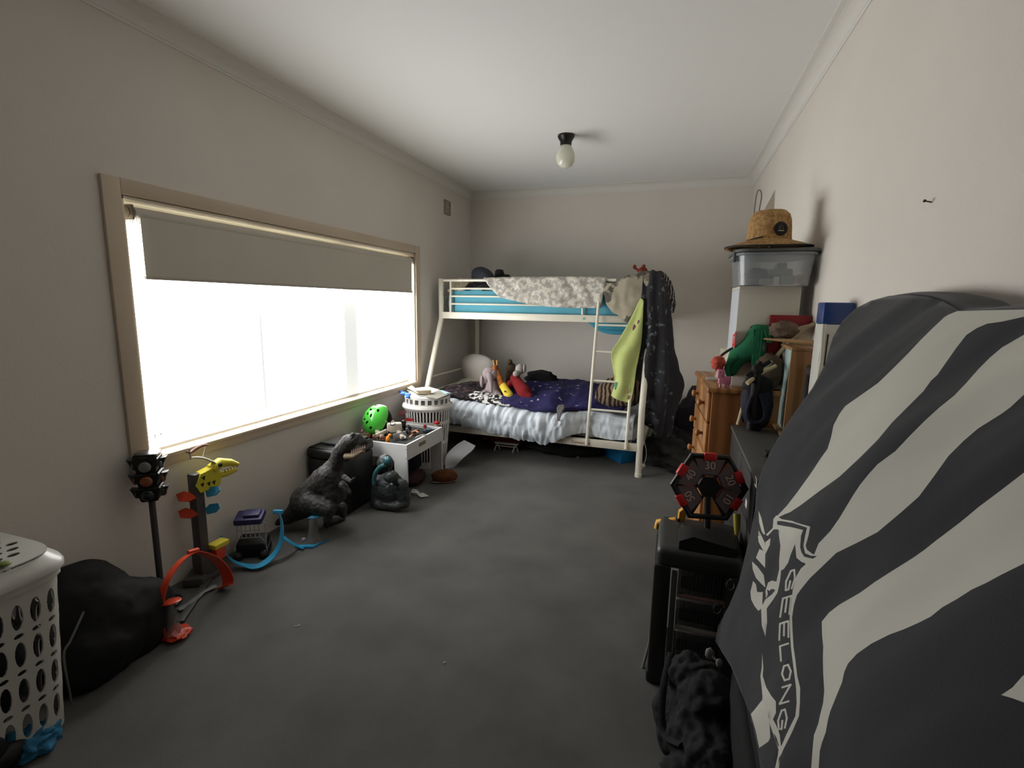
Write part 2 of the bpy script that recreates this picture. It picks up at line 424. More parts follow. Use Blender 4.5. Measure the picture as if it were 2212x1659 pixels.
for u in (0.0, BL):
    rail(bd(u, 0, .265), bd(u, VR, .265), .03, 'end_rail'); rail(bd(u, VU, 1.372), bd(u, VR, 1.372), .03, 'end_rail')
    for z in (.45, .6) if u == 0 else (.45, .6, .75):
        obj('end_bar', MB().tube([bd(u, .04, z), bd(u, VR, z)], .011, 10), cream, bed)
    for z in (1.55, 1.728):
        obj('end_bar', MB().tube([bd(u, VU, z), bd(u, VR, z)], .012, 10), cream, bed)
    for v_ in (.6, .85, 1.1): obj('end_bar', MB().tube([bd(u, v_, 1.39), bd(u, v_, 1.728)], .009, 8), cream, bed)
UG = .62
for z, r in ((1.728, .014), (1.645, .010), (1.568, .010), (1.49, .010)):
    obj('guard_rail', MB().tube([bd(BL if r > .012 else BL - .11, VU, z), bd(UG - .3 if r > .012 else UG, VU, z)], r, 12), cream, bed)
    obj('guard_rail', MB().tube([bd(BL, VR, z), bd(0, VR, z)], r, 12), cream, bed)
obj('guard_upright', MB().tube(spline([bd(BL - .11, VU, 1.728), bd(BL - .11, VU, 1.5), bd(BL - .108, VU, 1.39)], 3), .012, 12), cream, bed)
obj('guard_upright', MB().tube([bd(UG, VU, 1.728), bd(UG, VU, 1.39)], .012, 12), cream, bed)
for i in range(11):
    u = .12 + i * .19
    obj('slat', MB().rbox(-.03, .03, 0, VR - .03, -.006, .006, r=.003, X=frame(bd(u, .015, .262), (bd(1, 0, 0) - bd(0, 0, 0)), (bd(0, 1, 0) - bd(0, 0, 0)))), cream, bed)
for i in range(11):
    u = .12 + i * .19
    obj('slat', MB().rbox(-.03, .03, 0, VR - VU - .03, -.006, .006, r=.003, X=frame(bd(u, VU + .015, 1.365), (bd(1, 0, 0) - bd(0, 0, 0)), (bd(0, 1, 0) - bd(0, 0, 0)))), cream, bed)
LU = (.465, .115)
lad = obj('ladder', MB().tube(spline([bd(LU[0], -.018, .298), bd(LU[0], -.016, .34), bd(LU[0], VU - .05, 1.50), bd(LU[0], VU - .03, 1.56), bd(LU[0], VU + .01, 1.58), bd(LU[0], VU + .04, 1.55)], 4), .014, 12).tube(spline([bd(LU[1], -.018, .298), bd(LU[1], -.016, .34), bd(LU[1], VU - .05, 1.50), bd(LU[1], VU - .03, 1.56), bd(LU[1], VU + .01, 1.58), bd(LU[1], VU + .04, 1.55)], 4), .014, 12), cream, bed)
for z in (.565, .82, 1.08, 1.32):
    q = -.01 + (VU - .04) * (z - .34) / 1.16
    obj('rung', MB().tube([bd(LU[0], q, z), bd(LU[1], q, z)], .010, 10), cream, lad)
# scuffed sticker remains on the lower rail, worn lettering
stk = mat('sticker_remains', (150, 84, 56), .7, var=.4, vscale=60)
stk2 = mat('sticker_remains_yellow', (196, 158, 92), .7, var=.3, vscale=70)
Xs = frame(bd(.52, -.0216, .262), bd(0, 0, 0) - bd(1, 0, 0), (0, 0, 1))
text('Connects to', .034, stk, Xs, 'worn_lettering', bed, label='worn brown lettering on the lower rail')
Xs = frame(bd(.735, -.0216, .266), bd(0, 0, 0) - bd(1, 0, 0), (0, 0, 1))
q = MB(); random.seed(5)
for i in range(9): q.rbox(-.04 + i * .009, -.034 + i * .009 + random.uniform(0, .004), random.uniform(-.018, -.002), random.uniform(.004, .018), 0, .0008, r=.0003, seg=1, X=Xs)
obj('sticker', q, stk2, bed)
obj('round_sticker', MB().lathe([(0, 0), (.014, 0), (.014, .0012), (0, .0012)], (0, 0, 0), 20, X=frame(bd(.60, VU - .0215, 1.372), bd(0, 0, 0) - bd(1, 0, 0), (0, 0, 1)) @ M4.Identity(4)), mat('faded_green_sticker', (150, 190, 178), .6), bed)

def bcloth(rows, **k): return cloth([[bd(*p) for p in r] for r in rows], **k)
# lower mattress and duvet
def softbox(us, vs, z0, z1, r=.06, nz=.006, sc=5, seed=0):
    bm = bmesh.new(); bmesh.ops.create_cube(bm, size=1)
    bmesh.ops.subdivide_edges(bm, edges=list(bm.edges), cuts=14, use_grid_fill=True)
    q = MB(); cx = [(us[0] + us[1]) / 2, (vs[0] + vs[1]) / 2, (z0 + z1) / 2]; h = [(us[1] - us[0]) / 2, (vs[1] - vs[0]) / 2, (z1 - z0) / 2]
    bm.verts.index_update(); out = []
    for a in bm.verts:
        p = V((a.co.x * 2 * h[0], a.co.y * 2 * h[1], a.co.z * 2 * h[2])); inn = V([max(-h[i] + r, min(h[i] - r, p[i])) for i in range(3)])
        d = p - inn; 
        if d.length > 1e-6: p = inn + d.normalized() * r
        p = bd(*(p + V(cx))); n_ = noise.noise(p * sc + V((seed, 0, 0))); out.append(p + V((0, 0, n_ * nz)) + V((0, -n_ * nz, 0)))
    q.add(out, [[z.index for z in f.verts] for f in bm.faces]); bm.free(); return q
sheetg = mat('fitted_sheet', (176, 172, 166), .9, var=.06, vscale=9, bump=.3, bscale=40)
one('lower_mattress', 'grey beige lower mattress showing under the pale duvet', 'mattress', softbox((.04, BL - .04), (.05, VR - .04), .285, .44, r=.05), sheetg)
duvm = mat('pale_duvet', (214, 222, 230), .85, var=.06, vscale=10, bump=.4, bscale=30)
def dfold(i, j, p):
    t_ = max(0, min(1, (i - .28) / .4)) * (1 if p.x < BO.x - .66 else .3)
    a = noise.noise(V((p.x * 13 + 2.5 * p.z, p.z * 2.2, 1.0))); b_ = noise.noise(V((p.x * 30 + 6 * p.z, p.z * 4, 5)))
    c_ = 1 - abs(noise.noise(V((p.x * 9 - 5 * p.z, p.z * 3, 9)))) * 3
    return t_ * (.028 * a + .018 * b_ + .012 * c_ + .012 * (1 - 4 * abs(noise.noise(V((p.x * 24 - 7 * p.z, p.z * 5, 3)))))) + .012 * noise.noise(p * 9)
us = [BL - .03, 1.85, 1.6, 1.35, 1.1, .85, .66, .5, .35, .2, .07]
low = [.365, .345, .325, .285, .262, .25, .32, .345, .315, .31, .33]
rows = []
for k_, (v_, f) in enumerate(((.95, 1.0), (.7, 1.0), (.45, 1.0), (.25, 1.0), (.10, .98), (-.02, .90), (-.065, .74), (-.075, .5), (-.072, .24), (-.06, 0.0))):
    r_ = []
    for u, lz in zip(us, low):
        top = .525 + (.02 if u > 1.2 else 0) - (.03 if u < .3 else 0) - (.045 if u > 1.95 else 0)
        z = lz + (top - lz) * f
        if u < .62: v_ = max(v_, .028 + (.05 if f > .8 else 0) + (.02 if .4 < f < .8 else 0))
        r_.append((u, v_ - (.03 if f < .9 and f > .05 and .8 < u < 1.7 else 0), z))
    rows.append(r_)
one('duvet', 'pale blue grey crumpled duvet spilling over the front of the lower bunk', 'bedding', bcloth(rows, th=.03, n=18, fold=dfold), duvm, smooth=180)
# pillow shapes
def pillow(c, sx, sy, sz, X, seed=0, nzz=.06):
    q = MB(); n = 28; m_ = 18
    vs = []; fs = []
    for i in range(m_ + 1):
        for j in range(n):
            a = -PI / 2 + PI * i / m_; b_ = 2 * PI * j / n
            cx_, cy_ = math.cos(b_), math.sin(b_)
            k_ = (abs(cx_) ** 2.8 + abs(cy_) ** 2.8) ** (-1 / 2.8); pw = math.cos(a) ** .7 if math.cos(a) > 0 else 0
            p = V((cx_ * k_ * pw * sx, cy_ * k_ * pw * sy, math.sin(a) * sz * (1 - .35 * pw ** 4)))
            p *= 1 + nzz * noise.noise(p * 6 + V((seed, 0, 0)))
            vs.append(X @ p + V(c))
    for i in range(m_):
        for j in range(n): fs.append((i * n + j, i * n + (j + 1) % n, (i + 1) * n + (j + 1) % n, (i + 1) * n + j))
    return q.add(vs, fs)
R3 = lambda a, ax: M4.Rotation(math.radians(a), 4, ax)
plw = mat('white_pillow_cotton', (206, 200, 192), .9, var=.05, vscale=7, bump=.3, bscale=30)
one('pillow', 'upright plump off-white pillow leaning at the head of the lower bunk', 'pillow', pillow(bd(1.90, .84, .745), .23, .19, .125, R3(-12, 'Z') @ R3(12, 'Y') @ R3(-74, 'X') @ R3(-14, 'Z'), 1), plw, smooth=180)
one('pillow', 'flat cream pillow lying underneath the upright plump pillow', 'pillow', pillow(bd(1.90, .66, .585), .2, .25, .06, R3(6, 'Y') @ R3(10, 'X'), 4), mat('cream_pillow_cotton', (196, 190, 172), .9, var=.05, bump=.3, bscale=30), smooth=180)
# dark floral cloth at the pillow end
one('dark_blanket', 'black and plum patterned blanket bunched beside the flat pillow', 'blanket', bcloth([[(2.03, .05, .57), (1.86, .02, .60), (1.7, .0, .585), (1.55, .05, .57)], [(2.04, .25, .60), (1.86, .24, .645), (1.68, .2, .61), (1.5, .2, .58)], [(2.02, .5, .58), (1.8, .5, .65), (1.62, .42, .64), (1.45, .4, .58)]], th=.035, n=8, amp=.02, scale=9), mat('black_plum_print', (24, 22, 28), .9, c2=(112, 78, 84), vscale=22, vth=(.5, .72), bump=.5, bscale=25), smooth=180)
bwp = mat('black_white_print', (28, 28, 32), .9, c2=(220, 218, 214), vscale=26, vth=(.48, .53), bump=.4, bscale=30)
one('pyjamas', 'black and white patterned pyjamas crumpled on the duvet', 'clothes', bcloth([[(1.76, .05, .575), (1.6, .0, .58), (1.44, -.045, .555), (1.2, -.04, .55)], [(1.74, .16, .61), (1.58, .12, .615), (1.4, .06, .60), (1.2, .05, .575)], [(1.7, .26, .6), (1.52, .22, .6), (1.35, .18, .59), (1.2, .2, .57)]], th=.02, n=9, amp=.018, scale=14), bwp, smooth=180)
navy = mat('navy_star_blanket', (38, 34, 84), .9, c2=(196, 192, 206), vscale=19, vth=(.63, .70), bump=.7, bscale=22)
one('star_blanket', 'navy blue throw with pale star pattern spread over the lower bunk', 'blanket', bcloth([[(1.43, .0, .56), (1.25, -.03, .56), (1.05, -.045, .545), (.85, -.06, .54), (.7, -.01, .54), (.5, .07, .565), (.2, .09, .555)], [(1.46, .25, .60), (1.25, .2, .62), (1.05, .2, .62), (.85, .2, .63), (.7, .22, .61), (.5, .2, .61), (.16, .2, .60)], [(1.46, .55, .6), (1.25, .55, .66), (1.05, .6, .69), (.85, .6, .68), (.7, .6, .67), (.5, .6, .66), (.16, .6, .64)], [(1.4, .95, .6), (1.25, 1.0, .62), (1.05, 1.0, .66), (.85, 1.0, .66), (.7, 1.0, .66), (.5, 1.0, .64), (.16, 1.0, .6)]], th=.03, n=8, amp=.028, scale=7), navy, smooth=180)
organic_b = mat('black_fleece', (26, 27, 28), 1, var=.2, vscale=20, bump=.8, bscale=60)
one('black_throw', 'black fleece bundle behind the red shirted toy', 'blanket', MB().ell(bd(1.12, .72, .71), (.17, .13, .085), 24, 16, nz=.3, ns=2.5, seed=3), organic_b, smooth=180)
one('grey_sock', 'small grey sock hanging over the duvet edge', 'clothes', cloth([[bd(.73, -.02, .585), bd(.68, -.02, .59)], [bd(.74, -.07, .57), bd(.675, -.07, .57)], [bd(.725, -.115, .53), bd(.69, -.115, .53)], [bd(.72, -.12, .47), bd(.70, -.12, .47)]], th=.02, n=5, amp=.008, scale=30), mat('grey_knit', (110, 106, 104), .95, bump=.5), smooth=180)
tig = mat('tiger_cushion_plush', (150, 128, 108), .95, c2=(52, 36, 28), kind='wave', vscale=7.5, vth=(.45, .62), bump=.6, bscale=80)
one('tiger_cushion', 'brown tiger striped plush cushion behind the ladder foot', 'cushion', pillow(bd(.235, .26, .70), .23, .17, .15, R3(8, 'Z') @ R3(-15, 'Y') @ R3(-30, 'X'), 8, .16), tig, smooth=180)
one('cream_ball', 'small pale plush ball poking out beside the right bed post', 'toy', MB().ell(bd(-.09, .28, .46), (.05, .07, .065), 18, 12, nz=.15), mat('cream_plush', (196, 186, 174), .95, bump=.5), smooth=180)

# plush toys on the lower bunk
mauve = mat('mauve_plush', (150, 136, 138), 1, bump=.8, bscale=120, var=.08, vscale=12)
c = bd(1.49, .22, .585); e = T('plush_elephant', 'mauve grey plush elephant leaning beside the upright pillow', 'soft toy', c)
organic('body', [('s', bd(1.48, .24, .655), (.085, .075, .10)), ('c', bd(1.42, .2, .61), bd(1.37, .12, .60), .035, .026), ('c', bd(1.54, .2, .62), bd(1.58, .12, .59), .035, .026)], mauve, e)
organic('head', [('s', bd(1.52, .23, .80), (.075, .07, .075)), ('c', bd(1.49, .16, .79), bd(1.46, .12, .70), .034, .022), ('c', bd(1.46, .12, .70), bd(1.45, .10, .645), .022, .016)], mauve, e)
obj('ear', MB().ell(bd(1.60, .22, .72), (.022, .05, .065), 16, 10, X=R3(20, 'Z')), mauve, e); obj('ear', MB().ell(bd(1.45, .2, .80), (.018, .045, .05), 16, 10, X=R3(-30, 'Z')), mauve, e)
obj('eye', MB().ell(bd(1.49, .155, .815), .009, 10, 8), blk, e)
orange = mat('orange_plush', (176, 104, 44), 1, bump=.8, bscale=120, var=.2, vscale=20, c2=(112, 66, 30))
yel = mat('yellow_plush', (222, 196, 70), 1, bump=.8, bscale=120)
e = T('plush_giraffe', 'orange plush giraffe with yellow vest tucked against the elephant', 'soft toy', bd(1.36, .18, .59))
organic('body', [('c', bd(1.27, .12, .615), bd(1.36, .18, .70), .045, .038)], yel, e, label='yellow vest')
organic('neck', [('c', bd(1.37, .18, .71), bd(1.45, .24, .84), .036, .026)], orange, e)
organic('head', [('s', bd(1.46, .23, .865), (.03, .04, .03))], orange, e, voxel=.006)
for s_ in (-1, 1):
    obj('horn', MB().tube([bd(1.465 + s_ * .014, .25, .88), bd(1.475 + s_ * .02, .26, .925)], [.008, .007], 8).ell(bd(1.475 + s_ * .02, .26, .928), .011, 10, 8), mat('tan_plush', (206, 150, 92), 1), e)
obj('button', MB().ell(bd(1.30, .085, .66), .009, 10, 8), blk, e)
redp = mat('red_plush', (122, 26, 30), 1, bump=.6, bscale=100)
e = T('plush_toy', 'grey headed plush toy in a red shirt on the navy blanket', 'soft toy', bd(1.17, .2, .6))
organic('shirt', [('c', bd(1.27, .28, .76), bd(1.13, .17, .65), .05, .07), ('c', bd(1.12, .14, .64), bd(1.06, .12, .62), .05, .035), ('c', bd(1.3, .22, .72), bd(1.33, .15, .66), .03, .024)], redp, e, label='dark red shirt')
gp = mat('grey_plush', (158, 154, 148), 1, bump=.8, bscale=120)
organic('head', [('s', bd(1.215, .27, .86), (.045, .045, .055)), ('s', bd(1.235, .22, .82), (.034, .04, .032))], gp, e, voxel=.006)
obj('ear', MB().ell(bd(1.165, .27, .87), (.016, .03, .045), 14, 10), gp, e)
e = one('plush_monkey', 'small dark brown plush behind the giraffe head', 'soft toy', MB().ell(bd(1.36, .42, .83), (.05, .045, .07), 18, 12, nz=.2, ns=3).ell(bd(1.37, .40, .91), (.03, .03, .03), 14, 10).ell(bd(1.30, .42, .80), (.04, .04, .06), 14, 10).tube([bd(1.37, .42, .62), bd(1.36, .42, .8)], .05, 14), mat('dark_brown_plush', (72, 54, 40), 1, var=.4, vscale=16, bump=.6), smooth=180)

# upper bunk
turq = mat('turquoise_sheet', (104, 180, 202), .85, var=.07, vscale=4, bump=.6, bscale=18)
turqp = mat('turquoise_sheet_slack', (66, 152, 176), .85, var=.1, vscale=8, bump=.6, bscale=18)
one('upper_mattress', 'upper mattress in a bright turquoise fitted sheet', 'mattress', softbox((.10, BL - .09), (VU + .035, VR - .03), 1.375, 1.645, r=.04, nz=.008, sc=8), turq)
one('hanging_sheet', 'loose turquoise sheet sagging below the upper berth by the ladder', 'sheet', bcloth([[(.62, VU + .05, 1.375), (.5, VU + .05, 1.385), (.35, VU + .05, 1.385), (.2, VU + .05, 1.385), (.08, VU + .05, 1.375)], [(.60, VU + .07, 1.36), (.5, VU + .07, 1.30), (.35, VU + .07, 1.275), (.2, VU + .07, 1.28), (.07, VU + .07, 1.36)], [(.585, VU + .09, 1.355), (.47, VU + .10, 1.265), (.33, VU + .10, 1.232), (.19, VU + .10, 1.255), (.07, VU + .09, 1.355)], [(.57, VU + .2, 1.36), (.47, VU + .18, 1.29), (.33, VU + .18, 1.26), (.19, VU + .18, 1.28), (.08, VU + .2, 1.36)]], th=.006, n=9, fold=lambda i, j, p: .008 * math.sin(i * 22 + j * 3)), turqp, smooth=180)
quiltm = mat('grey_print_quilt', (176, 172, 164), .85, c2=(224, 218, 206), vscale=24, vth=(.45, .56), bump=.6, bscale=16)
Q0 = VU - .035
rows = [[(1.62, .75, 1.70), (1.3, .75, 1.73), (1.0, .75, 1.73), (.7, .75, 1.73), (.42, .75, 1.73)],
        [(1.60, .45, 1.72), (1.3, .45, 1.74), (1.0, .45, 1.74), (.7, .45, 1.74), (.42, .45, 1.74)],
        [(1.63, VU, 1.75), (1.3, VU, 1.757), (1.0, VU, 1.757), (.7, VU, 1.757), (.41, VU, 1.75)],
        [(1.60, Q0, 1.72), (1.28, Q0, 1.715), (.98, Q0, 1.715), (.7, Q0, 1.715), (.41, Q0, 1.71)],
        [(1.53, Q0 - .01, 1.64), (1.22, Q0 - .012, 1.62), (.94, Q0 - .015, 1.60), (.68, Q0 - .012, 1.60), (.42, Q0 - .01, 1.62)],
        [(1.43, Q0 - .01, 1.56), (1.14, Q0 - .015, 1.50), (.9, Q0 - .02, 1.475), (.66, Q0 - .015, 1.47), (.445, Q0 - .012, 1.475)]]
def qf(i, j, p):
    t_ = min(1, max(0, (i - .35) * 3)); return t_ * (.022 * noise.noise(V((p.x * 12 + p.z * 9, 2, p.z * 3))) + .010 * noise.noise(p * 22))
one('printed_quilt', 'pale grey printed quilt draped over the upper guard rail', 'bedding', bcloth(rows, th=.012, n=9, fold=qf), quiltm, smooth=180)
fle = mat('beige_dinosaur_fleece', (176, 168, 148), .9, c2=(92, 88, 80), vscale=5.5, vth=(.56, .60), bump=.5, bscale=22)
rows = [[(.46, .65, 1.66), (.3, .65, 1.72), (.16, .65, 1.76), (.02, .65, 1.76)], [(.44, VU + .02, 1.68), (.3, VU, 1.72), (.18, VU - .01, 1.775), (.02, VU, 1.80)],
        [(.42, Q0 - .02, 1.62), (.3, Q0 - .035, 1.66), (.18, Q0 - .04, 1.70), (.02, Q0 - .02, 1.72)], [(.39, Q0 - .02, 1.52), (.29, Q0 - .045, 1.54), (.18, Q0 - .05, 1.56), (.03, Q0 - .03, 1.58)],
        [(.33, Q0 - .02, 1.45), (.25, Q0 - .04, 1.42), (.17, Q0 - .045, 1.43), (.05, Q0 - .03, 1.46)], [(.28, Q0 - .015, 1.41), (.2, Q0 - .035, 1.355), (.14, Q0 - .04, 1.345), (.07, Q0 - .03, 1.40)]]
one('dinosaur_fleece', 'beige fleece with dark dinosaur print bunched at the ladder top', 'blanket', bcloth(rows, th=.014, n=9, amp=.02, scale=9), fle, smooth=180)
one('red_toy', 'small dark red plush ears showing above the beige fleece', 'soft toy', MB().ell(bd(.10, VU + .08, 1.815), (.045, .04, .03), 16, 10, nz=.3).ell(bd(.17, VU + .08, 1.85), (.016, .014, .022), 12, 8).ell(bd(.09, VU + .08, 1.85), (.018, .014, .024), 12, 8).tube([bd(.1, VU + .1, 1.6), bd(.1, VU + .08, 1.81)], .03, 12).tube([bd(.13, VU + .08, 1.815), bd(.17, VU + .08, 1.845)], .01, 8), mat('dark_red_plush', (120, 48, 36), 1, bump=.6), smooth=180)
charc = mat('charcoal_robe_fleece', (48, 48, 52), .95, c2=(134, 140, 146), vscale=19, vth=(.60, .72), bump=.5, bscale=40)
# robe hanging over the right end of the upper bunk
def rf(i, j, p): 
    t_ = min(1, i * 1.6); return t_ * (.030 * math.sin(j * 21 + 3 * i + 1.5 * noise.noise(p * 3))) + .008 * noise.noise(p * 14)
rows = [[(.0, .75, 1.68), (-.03, .75, 1.70), (-.08, .75, 1.68), (-.1, .75, 1.6)],
        [(.06, VU + .03, 1.77), (-.0, VU + .02, 1.80), (-.07, VU + .04, 1.79), (-.11, VU + .1, 1.70)],
        [(.07, VU - .05, 1.70), (-.01, VU - .07, 1.72), (-.10, VU - .05, 1.66), (-.14, VU + .08, 1.58)],
        [(.06, VU - .07, 1.50), (-.01, VU - .12, 1.48), (-.11, VU - .08, 1.46), (-.16, VU + .06, 1.40)],
        [(.05, VU - .09, 1.25), (-.03, VU - .16, 1.22), (-.14, VU - .12, 1.2), (-.20, VU + .05, 1.15)],
        [(.08, VU - .10, 1.0), (-.03, VU - .19, .96), (-.17, VU - .15, .95), (-.27, VU + .04, .92)],
        [(.10, VU - .12, .80), (-.03, VU - .22, .74), (-.19, VU - .17, .74), (-.33, VU + .02, .78)],
        [(.09, VU - .13, .70), (-.06, VU - .16, .50), (-.2, VU - .18, .52), (-.24, VU - .0, .52)],
        [(.02, VU - .12, .60), (-.08, VU - .10, .38), (-.19, VU - .14, .33), (-.24, VU + .0, .38)]]
one('dressing_gown', 'charcoal speckled fleece dressing gown hanging from the right bunk post', 'clothes', bcloth(rows, th=.025, n=11, fold=rf), charc, smooth=180)
strp = mat('black_stripe_fabric', (24, 24, 27), .9, c2=(190, 190, 190), kind='wave', vscale=14, vth=(.86, .9), bump=.3)
one('striped_scarf', 'black scarf with thin white stripes behind the dressing gown top', 'clothes', bcloth([[(-.06, VU + .1, 1.80), (-.1, VU + .2, 1.78), (-.13, VU + .4, 1.74)], [(-.1, VU + .04, 1.73), (-.15, VU + .16, 1.70), (-.16, VU + .36, 1.66)], [(-.13, VU + .02, 1.58), (-.185, VU + .14, 1.54), (-.19, VU + .34, 1.52)], [(-.14, VU + .03, 1.47), (-.18, VU + .14, 1.44), (-.18, VU + .34, 1.44)]], th=.02, n=7, amp=.012, scale=10), strp, smooth=180)
lime = mat('lime_towel', (200, 212, 134), .95, var=.06, vscale=10, bump=.7, bscale=90)
def lf(i, j, p): return min(1, i * 3) * (.014 * math.sin(j * 9 + i * 5) + .006 * noise.noise(p * 12))
rows = [[(.085, VU - .10, 1.56), (.07, VU - .11, 1.56), (.055, VU - .12, 1.54)], [(.16, VU - .13, 1.37), (.11, VU - .15, 1.36), (.05, VU - .15, 1.36)],
        [(.235, VU - .16, 1.20), (.15, VU - .19, 1.19), (.05, VU - .17, 1.18)], [(.295, VU - .20, 1.08), (.19, VU - .23, 1.07), (.06, VU - .2, 1.06)],
        [(.285, VU - .21, .95), (.19, VU - .26, .93), (.08, VU - .22, .92)], [(.262, VU - .23, .82), (.18, VU - .27, .80), (.09, VU - .24, .79)], [(.285, VU - .25, .70), (.2, VU - .28, .665), (.11, VU - .26, .645)]]
tw = T('lime_towel', 'lime green patterned towel hanging between the ladder and dressing gown', 'towel', bd(.2, VU - .2, .65))
obj('towel_cloth', bcloth(rows, th=.014, n=9, fold=lf), lime, tw, smooth=180)
def patch(cs, mt, nm):
    for (u, v_, z, a, b_) in cs: obj(nm, MB().ell(bd(u, v_, z), (a, .004, b_), 14, 8, nz=.35, ns=2.5, seed=u * 50), mt, tw, smooth=180)
patch([(.12, VU - .165, 1.30, .014, .035), (.085, VU - .162, 1.345, .012, .03), (.17, VU - .263, .955, .013, .014)], mat('plum_print', (142, 84, 104), .9), 'motif')
patch([(.235, VU - .268, .79, .022, .036)], mat('teal_print', (110, 168, 140), .9), 'motif')
patch([(.14, VU - .275, .755, .008, .022), (.13, VU - .275, .70, .01, .02), (.275, VU - .232, .87, .007, .013)], mat('pink_print', (176, 128, 104), .9), 'motif')
# heap on the left of the upper bunk
dkb = mat('slate_backpack', (66, 70, 80), .9, bump=.5, bscale=50, var=.1, vscale=8)
one('slate_cushion', 'slate grey cushion heaped at the left of the upper bunk', 'cushion', pillow(bd(1.76, .62, 1.765), .14, .13, .095, R3(-20, 'Z') @ R3(18, 'Y') @ R3(-35, 'X'), 12, .12), dkb, smooth=180)
one('black_bundle', 'black fabric bundle lying right of the slate cushion', 'clothes', MB().ell(bd(1.53, .5, 1.80), (.05, .055, .045), 20, 14, nz=.25, ns=3).ell(bd(1.46, .5, 1.775), (.05, .05, .02), 16, 10, nz=.3, ns=3).ell(bd(1.56, .5, 1.74), (.07, .07, .04), 16, 10, nz=.2), mat('black_canvas', (24, 26, 24), .8, bump=.4), smooth=180)
one('dark_clothes', 'dark crumpled clothes along the upper mattress by the guard rail', 'clothes', bcloth([[(1.86, VU + .06, 1.60), (1.7, VU + .05, 1.61), (1.55, VU + .05, 1.61), (1.4, VU + .06, 1.61)], [(1.88, VU + .2, 1.68), (1.7, VU + .2, 1.70), (1.55, VU + .18, 1.70), (1.4, VU + .2, 1.69)], [(1.84, VU + .5, 1.66), (1.7, VU + .5, 1.70), (1.55, VU + .5, 1.70), (1.4, VU + .5, 1.68)]], th=.04, n=8, amp=.03, scale=10), mat('dark_mixed_cloth', (46, 44, 50), .9, c2=(96, 88, 96), vscale=12, vth=(.5, .7), bump=.6), smooth=180)
one('cream_clothes', 'cream and tan clothes bundled at the top left corner of the upper bunk', 'clothes', bcloth([[(2.05, VU + .05, 1.61), (1.98, VU + .04, 1.625), (1.88, VU + .05, 1.62)], [(2.06, VU + .15, 1.70), (1.98, VU + .14, 1.74), (1.86, VU + .15, 1.70)], [(2.04, VU + .3, 1.66), (1.98, VU + .3, 1.70), (1.86, VU + .3, 1.68)]], th=.03, n=8, amp=.03, scale=16), mat('cream_tan_cloth', (204, 190, 164), .9, c2=(120, 78, 48), vscale=14, vth=(.55, .66), bump=.6), smooth=180)
one('sheet_end', 'pale blue sheet corner tucked at the left end of the upper mattress', 'sheet', bcloth([[(2.03, VU + .03, 1.58), (1.98, VU + .028, 1.585)], [(2.035, VU + .03, 1.5), (1.985, VU + .022, 1.5)], [(2.03, VU + .03, 1.4), (1.98, VU + .026, 1.4)]], th=.01, n=5, amp=.006, scale=20), mat('pale_blue_sheet', (176, 206, 216), .9), smooth=180)
# under the bed
redbx = mat('red_toy_box', (120, 40, 26), .7, c2=(190, 84, 60), vscale=14, vth=(.45, .7))
e = T('toy_box', 'red printed toy carton under the left part of the bed', 'box', bd(1.42, .34, 0))
X = frame(bd(1.64, .34, 0), bd(0, 0, 0) - bd(1, 0, 0), bd(0, 1, 0) - bd(0, 0, 0))
obj('carton', MB().rbox(0, .42, 0, .3, .075, .215, r=.004, X=X), redbx, e)
obj('carton_base', MB().rbox(.06, .40, .01, .28, 0, .074, r=.004, X=X), mat('red_dark_card', (90, 34, 32), .8), e)
wh = mat('white_plastic', (212, 212, 208), .4, bump=.05)
e = T('toy_stand', 'white plastic toy stand with splayed legs in front of the red carton', 'toy', bd(1.36, .25, 0))
X = frame(bd(1.47, .25, 0), bd(0, 0, 0) - bd(1, 0, 0), bd(0, 1, 0) - bd(0, 0, 0))
obj('deck', MB().rbox(0, .25, 0, .06, .078, .092, r=.003, X=X).rbox(.02, .23, -.002, .008, .055, .064, r=.002, X=X), wh, e)
for x in (.02, .22):
    for s_ in (-1, 1): obj('leg', MB().tube([X @ V((x, .03, .08)), X @ V((x + .02 * s_, .03 + .03 * s_, .0))], .007, 6), wh, e)
one('black_duffel', 'black duffel bag flat on the carpet under the bed centre', 'bag', MB().ell(bd(.78, .42, .075), (.36, .17, .085), 30, 16, nz=.25, ns=3, seed=2), mat('black_duffel_cloth', (28, 32, 29), .85, bump=.8, bscale=30, var=.3, vscale=20), smooth=180)
one('dark_bundle', 'dark bundle stored in the deep shadow under the bed', 'bag', MB().ell(bd(1.0, .9, .12), (.62, .22, .13), 30, 16, nz=.3, ns=2), mat('dark_bundle_cloth', (24, 22, 22), .9, bump=.5), smooth=180)  # one even near-black cloth colour
bluem = mat('blue_storage_card', (28, 128, 190), .6)
e = T('blue_box', 'bright blue storage box under the right end of the bed', 'box', bd(.2, .12, 0))
X = frame(at(1340, 1002, 2, 0), V((.74, .67, 0)), V((-.67, .74, 0)))
obj('box_body', MB().rbox(0, .24, 0, .30, 0.001, .15, r=.004, X=X), bluem, e)
obj('box_lid', MB().rbox(-.004, .244, -.004, .304, .15, .185, r=.004, X=X), bluem, e)
e = one('white_tube', 'short pale tube standing next to the blue box', 'tube', MB().tube([bd(.62, .35, 0), bd(.615, .35, .2)], .022, 14), mat('pale_tube', (150, 146, 146), .6))
